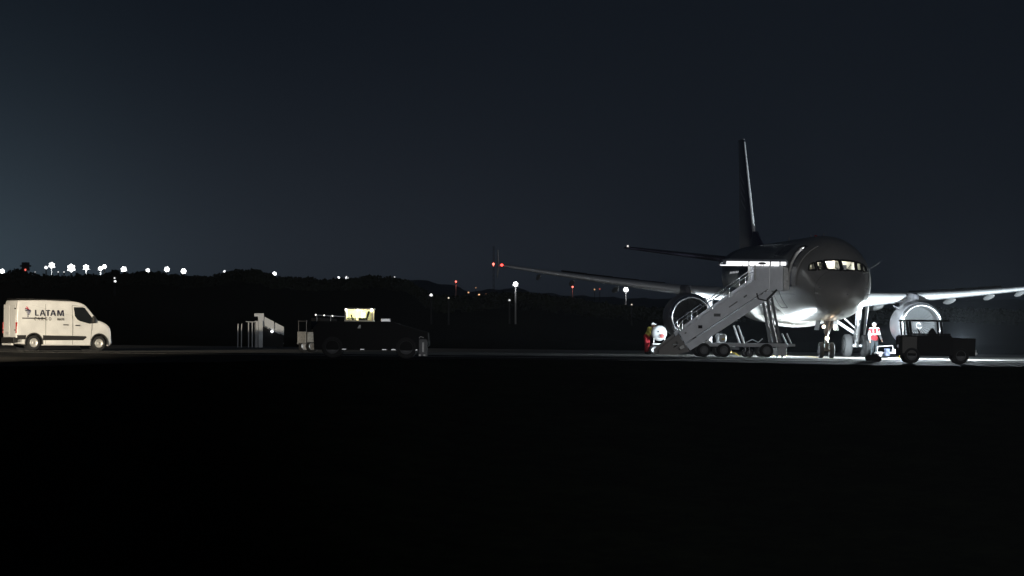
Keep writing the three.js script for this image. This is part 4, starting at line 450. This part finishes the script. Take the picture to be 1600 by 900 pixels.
{ // small truck partly behind the tractor
  const x = -9.35, z = -166, t = thing('utility_truck', 'small service truck with a pale tailgate left of the black tractor', 'truck', [x, gy(x, z) + 0.008, z], 0.35);
  mesh('cab', prism([[-0.1, 0.4], [1.3, 0.4], [1.35, 0.95], [1.0, 1.05], [0.75, 1.62], [-0.1, 1.66]], -0.7, 0.7, 0.05), M.black, t); mesh('bed', [bx(-0.75, -0.14, 0.45, 0.55, -0.7, 0.7), bx(-0.75, -0.14, 0.55, 0.85, 0.66, 0.7), bx(-0.75, -0.14, 0.55, 0.85, -0.7, -0.66)], M.darkgrey, t);
  mesh('tailgate', bx(-0.8, -0.755, 0.45, 1.0, -0.68, 0.68, 0.02), M.paint, t); mesh('side_board', bx(-0.72, -0.2, 0.5, 0.98, 0.705, 0.74, 0.015), M.paint, t); mesh('windscreen', bx(-0.16, -0.12, 1.1, 1.5, -0.55, 0.55, 0.01), M.tint, t); mesh('ladder_frame', [bar([-0.74, 0.95, 0.66], [-0.74, 1.55, 0.66], 0.02), bar([-0.74, 1.5, -0.66], [-0.74, 1.5, 0.66], 0.02), bar([-0.74, 0.95, -0.66], [-0.74, 1.55, -0.66], 0.02)], M.darkgrey, t);
  for (const s of [-1, 1]) { mesh('tail_lamp', bx(-0.83, -0.8, 0.4, 0.48, s * 0.55 - 0.08, s * 0.55 + 0.08, 0.01), M.grey, t); for (const wx of [-0.45, 0.9]) tyreZ(0.3, 0.18, wx, 0.3, s * 0.62, t); }
}
{ // maintenance steps on the far side of the apron
  const x = -14.3, z = -199, t = thing('maintenance_steps', 'pale maintenance steps with sloping side boards far back on the apron', 'maintenance steps', [x, gy(x, z) + 0.008, z], 0.3);
  const pw = std([0.6, 0.62, 0.64], 0.5);
  mesh('upright', bx(-0.42, -0.16, 0.02, 1.55, 0.3, 0.5, 0.02), pw, t); mesh('upright', bx(-0.42, -0.16, 0.02, 1.55, -0.5, -0.3, 0.02), pw, t); mesh('top_plate', bx(-0.44, -0.1, 1.55, 1.98, 0.46, 0.5, 0.01), pw, t); mesh('top_plate', bx(-0.44, -0.1, 1.8, 1.98, -0.5, -0.46, 0.01), pw, t);
  for (const z2 of [0.47, -0.47]) { mesh('side_board', prism([[-0.06, 1.78], [-0.06, 1.28], [0.5, 0.98], [0.5, 1.5]].reverse(), z2 - 0.02, z2 + 0.02, 0.005), pw, t); mesh('side_board', prism([[0.56, 1.46], [0.56, 0.94], [1.08, 0.72], [1.08, 1.2]].reverse(), z2 - 0.02, z2 + 0.02, 0.005), pw, t); mesh('skirt', prism([[-0.1, 0.05], [1.05, 0.05], [1.05, 0.68], [-0.1, 1.2]], z2 - 0.015, z2 + 0.01), M.black, t); mesh('rail_post', bar([-0.78, 0.02, z2], [-0.78, 1.45, z2], 0.035), pw, t); mesh('rail_post', bar([-1.42, 0.02, z2], [-1.4, 1.38, z2], 0.03), pw, t); }
  for (let k = 0; k < 7; k++) mesh('step', bx(-0.05 + k * 0.16, 0.13 + k * 0.16, 1.2 - k * 0.16, 1.23 - k * 0.16, -0.45, 0.45), M.grey, t);
  mesh('top_rail', tube([[-1.15, 1.5, 0.47], [-0.8, 1.48, 0.47], [-0.45, 1.5, 0.47]], 0.025, 12, 6), pw, t); mesh('service_box', bx(-0.56, -0.44, 0.95, 1.5, 0.3, 0.5, 0.02), pw, t);
  mesh('work_lamp', new THREE.SphereGeometry(0.08, 14, 10).scale(1, 1, 0.7).translate(0.36, 0.94, 0.56), glow([0.95, 0.97, 1], 3), t);
  for (const wx of [-0.3, 0.95]) for (const s of [-1, 1]) tyreZ(0.1, 0.06, wx, 0.1, s * 0.42, t);
}

// ------------------------------------------------------------------ far lamps
const poleM = std([0.3, 0.31, 0.32], 0.6);
function farLamp(px, py, d, size, label, color = [1, 1, 1], k = 4, light = 0, poleR = 0.14) {
  const p = at(px, py, d), y0 = gy(p.x, p.z), t = thing('lamp_mast', label, 'lamp mast', [p.x, y0, p.z], 0, 'distant lamp masts'), h = p.y - y0, r = size * 1.2 * d / F / 2;
  mesh('pole', bar([0, 0, 0], [0, h - r * 0.6, 0], poleR, poleR * 0.7, 8), light ? poleM : M.dark, t);  // poles without a light take a darker colour that stands in for shade
  const g = [new THREE.IcosahedronGeometry(r * 0.66, 2)]; for (let q = 0; q < 6; q++) { const a = q / 6 * TAU + px; g.push(bar([0.55 * r * Math.cos(a), 0.55 * r * Math.sin(a), -r * 0.2], [0.6 * r * Math.cos(a), 0.6 * r * Math.sin(a), r * 0.3], r * 0.2, r * 0.24, 10)); }
  mesh('lamp_head', join(g).translate(0, h, 0), glow(color, k), t); mesh('crossarm', bar([-r, h - r * 0.5, -r * 0.3], [r, h - r * 0.5, -r * 0.3], poleR * 0.5, poleR * 0.5, 6), poleM, t);
  if (light) { const l = new THREE.PointLight(new THREE.Color().setRGB(...color), light); l.position.set(0, h - r * 1.1, r + 0.6); l.castShadow = true; t.add(l); }
}
const Wt = [0.97, 0.99, 1], Or = [1, 0.55, 0.28], Rd = [1, 0.16, 0.12], Ye = [1, 0.9, 0.7];
for (const a of [
  [3.5, 424, 590, 8, 'bright lamp at the left edge of the picture above the trees', Wt, 5],
  [32, 429.5, 590, 3, 'faint small lamp just right of the leftmost bright lamp', Wt, 1.5],
  [55, 425, 600, 2, 'dim speck of a lamp left of the leftmost twin lamps', Wt, 0.6],
  [72, 418, 600, 5, 'smaller lamp close left of a tall bright mast', Wt, 3],
  [81, 414.5, 560, 9.5, 'tall bright mast rising beside a smaller lamp at its left', Wt, 6, 14],
  [91, 425, 600, 2.4, 'dim lower lamp directly right of the tall bright mast', Wt, 1], [100, 425, 600, 2.4, 'dim lower lamp just left of the brightest lamp', Wt, 1],
  [111.6, 418.8, 590, 12.5, 'largest and brightest lamp on the left skyline', Wt, 8],
  [134.6, 418, 560, 9.5, 'bright mast with a lit pole right of the brightest lamp', Wt, 6, 14],
  [157, 419.4, 556, 7, 'lower left lamp of the close pair on one pole height', Wt, 4, 14], [163.3, 416.5, 560, 7, 'upper right lamp of the close pair', Wt, 4],
  [179.7, 439.5, 480, 4, 'low small lamp in front of the trees below the pair', Wt, 2.5], [179, 434.5, 480, 3, 'faint lamp right above the low small lamp', Wt, 1],
  [193.5, 420.8, 590, 9, 'bright lamp right of the close pair', Wt, 6], [231, 422.5, 570, 6.5, 'medium lamp with a short lit pole mid left skyline', Wt, 4, 10],
  [261, 420.8, 590, 8.5, 'left one of two bright lamps near the end of the row', Wt, 5], [287, 423.7, 590, 8.5, 'right one of two bright lamps ending the row', Wt, 5],
  [351, 424.5, 600, 4.5, 'lone small lamp left of the higher tree clump', Wt, 2.5], [429, 427.7, 590, 6.5, 'lone lamp at the right foot of the tree clump', Wt, 4], [451.5, 437.5, 560, 3, 'faint lamp low right of the tree clump', Wt, 1],
  [476, 437, 580, 2.6, 'tiny orange lamp in the dip of the tree line', Or, 1.4], [529, 434.4, 560, 5, 'left white lamp over the middle tree line', Wt, 3], [542, 434, 560, 5, 'right white lamp over the middle tree line', Wt, 2], [616, 435.4, 560, 6, 'lone white lamp where the tree line drops', Wt, 4],
  [673.6, 461, 462, 4.5, 'low white lamp at the foot of the wooded slope', Wt, 2.5], [701, 465.5, 462, 2.6, 'tiny pale yellow lamp low below the red beacon pole', Ye, 1.2],
  [732, 457, 900, 2.6, 'tiny orange lamp under the hazy ridge, leftmost of a trio', Or, 1], [743.5, 449.6, 1300, 2, 'dim speck high on the hazy ridge', Or, 0.5], [748.6, 460.7, 600, 3.2, 'amber lamp in the middle of a trio', Or, 1.6], [759.4, 460, 600, 3.2, 'orange red lamp at the right of a trio', [1, 0.36, 0.2], 1.5],
  [805.5, 444, 462, 8, 'bright white lamp on a tall fully lit pole left of the jet', Wt, 6, 5], [796, 469, 462, 3.5, 'low white lamp left of the tall lit pole', Wt, 0.8], [978, 452.5, 540, 8, 'white lamp on a pole under the jet wing', Wt, 5, 4],
  [915.6, 473.6, 500, 2.4, 'leftmost of tiny red lamps low under the wing', Rd, 0.8], [927, 474, 500, 2.2, 'middle of tiny red lamps low under the wing', Or, 0.7], [942.6, 475, 500, 2.4, 'rightmost of tiny red lamps low under the wing', Rd, 0.8], [987, 476, 470, 2.5, 'small warm lamp low beside the engine', Ye, 0.9],
  [929, 452.3, 1400, 2.6, 'left of two dim red lamps hanging under the wing line', Or, 0.7], [937, 451.6, 1400, 2.4, 'right of two dim red lamps hanging under the wing line', Rd, 0.6],
]) farLamp(...a);
farLamp(712.4, 440, 540, 3, 'red beacon on a pale pole above the wooded slope foot', Rd, 4, 1); farLamp(894.7, 448.3, 540, 3, 'red beacon on a pale pole under the jet wing', Rd, 4, 1);
{ // lattice mast with a red lamp beyond the wing tip, and another on the left skyline
  for (const [px, top, lampY, d, label, k] of [[771, 384, 412.5, 520, 'thin lattice radio mast with a red lamp at the wing tip', 4], [40, 409, 421.5, 620, 'dark antenna mast with a red lamp on the left skyline', 1.5]]) {
    const p = at(px, top, d), l = at(px, lampY, d), y0 = gy(p.x, p.z), h = p.y - y0, t = thing('radio_mast', label, 'radio mast', [p.x, y0, p.z]), w = 0.16, g = [];
    for (let k2 = 0; k2 < 3; k2++) { const a = k2 / 3 * TAU; g.push(bar([w * Math.cos(a), 0, w * Math.sin(a)], [w * 0.7 * Math.cos(a), h, w * 0.7 * Math.sin(a)], 0.03, 0.03, 5)); } mesh('leg', g[0], M.darkgrey, t); mesh('leg', g[1], M.darkgrey, t); mesh('leg', g[2], M.darkgrey, t);
    mesh('lattice', Array.from({ length: Math.floor(h / 0.5) }, (_, i) => { const a = i / 3 * TAU, b = (i + 1) / 3 * TAU; return bar([w * 0.85 * Math.cos(a), i * 0.5, w * 0.85 * Math.sin(a)], [w * 0.85 * Math.cos(b), i * 0.5 + 0.5, w * 0.85 * Math.sin(b)], 0.018, 0.018, 4); }), M.darkgrey, t);
    mesh('red_lamp', [new THREE.SphereGeometry(0.17, 12, 10), bar([0, -0.3, -0.1], [0, -0.1, -0.05], 0.06)].map(q => q.translate(0, l.y - y0, 0.3)), glow(Rd, k), t);
    if (px < 100) mesh('antenna_panel', [bx(-0.7, 0.7, h - 1.6, h - 0.1, -0.15, 0.15, 0.05), bx(-1.0, 1.0, h - 0.9, h - 0.6, -0.2, 0.2, 0.05)], M.dark, t);
  }
}

// ------------------------------------------------------------------ wooded skyline
{
  const RIDGE = [[-500, 428], [0, 427], [14, 424], [22, 419], [34, 420], [44, 427], [60, 430], [120, 430.5], [160, 429], [172, 423], [182, 421], [192, 426], [205, 428], [222, 423], [244, 425], [270, 427], [300, 431], [320, 431], [345, 428], [358, 423], [372, 420.5], [402, 420.5], [414, 425], [426, 431], [440, 432], [460, 432], [500, 436], [545, 434], [575, 431], [600, 432], [632, 437], [648, 443], [660, 452], [668, 459], [700, 462], [740, 463], [765, 459], [790, 457.5], [820, 458], [850, 461], [880, 464], [905, 467], [925, 471], [960, 476], [1010, 480], [1060, 481], [1120, 478], [1200, 480], [1350, 484], [1450, 480], [1520, 483], [1600, 486], [2200, 480]];
  const ridge = x => { let i = 0; while (i < RIDGE.length - 2 && x > RIDGE[i + 1][0]) i++; const a = RIDGE[i], b = RIDGE[i + 1]; return a[1] + (b[1] - a[1]) * (x - a[0]) / (b[0] - a[0]); };
  const leaf = []; for (let i = 0; i < 46; i++) { const a = rnd() * TAU, c = rr(-1, 1), q = Math.sqrt(1 - c * c), r = Math.cbrt(rnd()), p = V(r * q * Math.cos(a), r * c * 0.85, r * q * Math.sin(a)), g = new THREE.PlaneGeometry(0.42, 0.34); g.rotateX(rnd() * TAU); g.rotateY(rnd() * TAU); g.translate(p.x, p.y, p.z); leaf.push(g); }
  const clump = mergeGeometries(leaf), fm = std([0.022, 0.03, 0.014], 1), mats = [], D = 505, m = new THREE.Matrix4(), q = new THREE.Quaternion(), e = new THREE.Euler();
  for (let px = -420; px < 2000; px += 3.2) for (let k = 0; k < 9; k++) { const x = px + rr(-3, 3), d = D + rr(-14, 14) + (x > 660 ? -12 : 0), u = k < 5 ? rr(0.0, 0.12) : rr(0.1, 0.75), top = ridge(x) + rr(0, 2.4), p = at(x, top + u * (HORIZON - top), d), s = rr(0.55, 1.15) * (k === 0 ? 0.55 : 1); e.set(rnd() * 6, rnd() * 6, rnd() * 6); q.setFromEuler(e); mats.push(m.clone().compose(V(p.x, p.y - s * 0.7, p.z), q, V(s, s, s))); }
  const im = new THREE.InstancedMesh(clump, fm, mats.length); mats.forEach((a, i) => im.setMatrixAt(i, a)); im.name = numbered('tree_belt'); im.userData = { kind: 'stuff', label: 'dark belt of trees along the far side of the airfield', category: 'trees' }; scene.add(im);
  // rising ground under and behind the trees
  const hillMesh = (d0, d1, f, x0, x1, n) => { const cols = [[d0, 0], [d0 + (d1 - d0) * 0.45, 0.82], [d0 + (d1 - d0) * 0.6, 1], [d1, 0.2]]; return grid(n, 3, (u, v) => { const j = Math.round(v * 3), [d, k] = cols[j], px = x0 + (x1 - x0) * u, yt = f(px), dm = cols[2][0], top = EYE + (HORIZON - yt) * dm / F, b = gy((px - 800) * d / F, -d); return [(px - 800) * dm / F, b - 0.3 + (top - b) * k, -d]; }); };
  struct('wooded_hill', hillMesh(440, 545, x => ridge(x) + 7, -450, 2050, 240), M.grass);
  const far = [[-600, 470], [300, 466], [480, 446], [600, 434], [650, 437], [700, 444], [735, 455], [770, 452], [800, 450], [850, 458], [900, 462], [1000, 466], [1200, 470], [1450, 466], [1600, 468], [2300, 476]];
  const fr = x => { let i = 0; while (i < far.length - 2 && x > far[i + 1][0]) i++; const a = far[i], b = far[i + 1], t = (x - a[0]) / (b[0] - a[0]), s = t * t * (3 - 2 * t); return a[1] + (b[1] - a[1]) * s + 1.1 * Math.sin(x * 0.13) + 0.6 * Math.sin(x * 0.41 + 1); };
  struct('far_hills', hillMesh(5200, 6800, fr, -700, 2300, 320), M.grass);
}
scene.fog = new THREE.FogExp2(new THREE.Color(0.8, 0.88, 1), 0.0001);

scene.traverse(o => { if (o.isMesh) { o.castShadow = o.receiveShadow = true; } });
renderer.render(scene, camera);
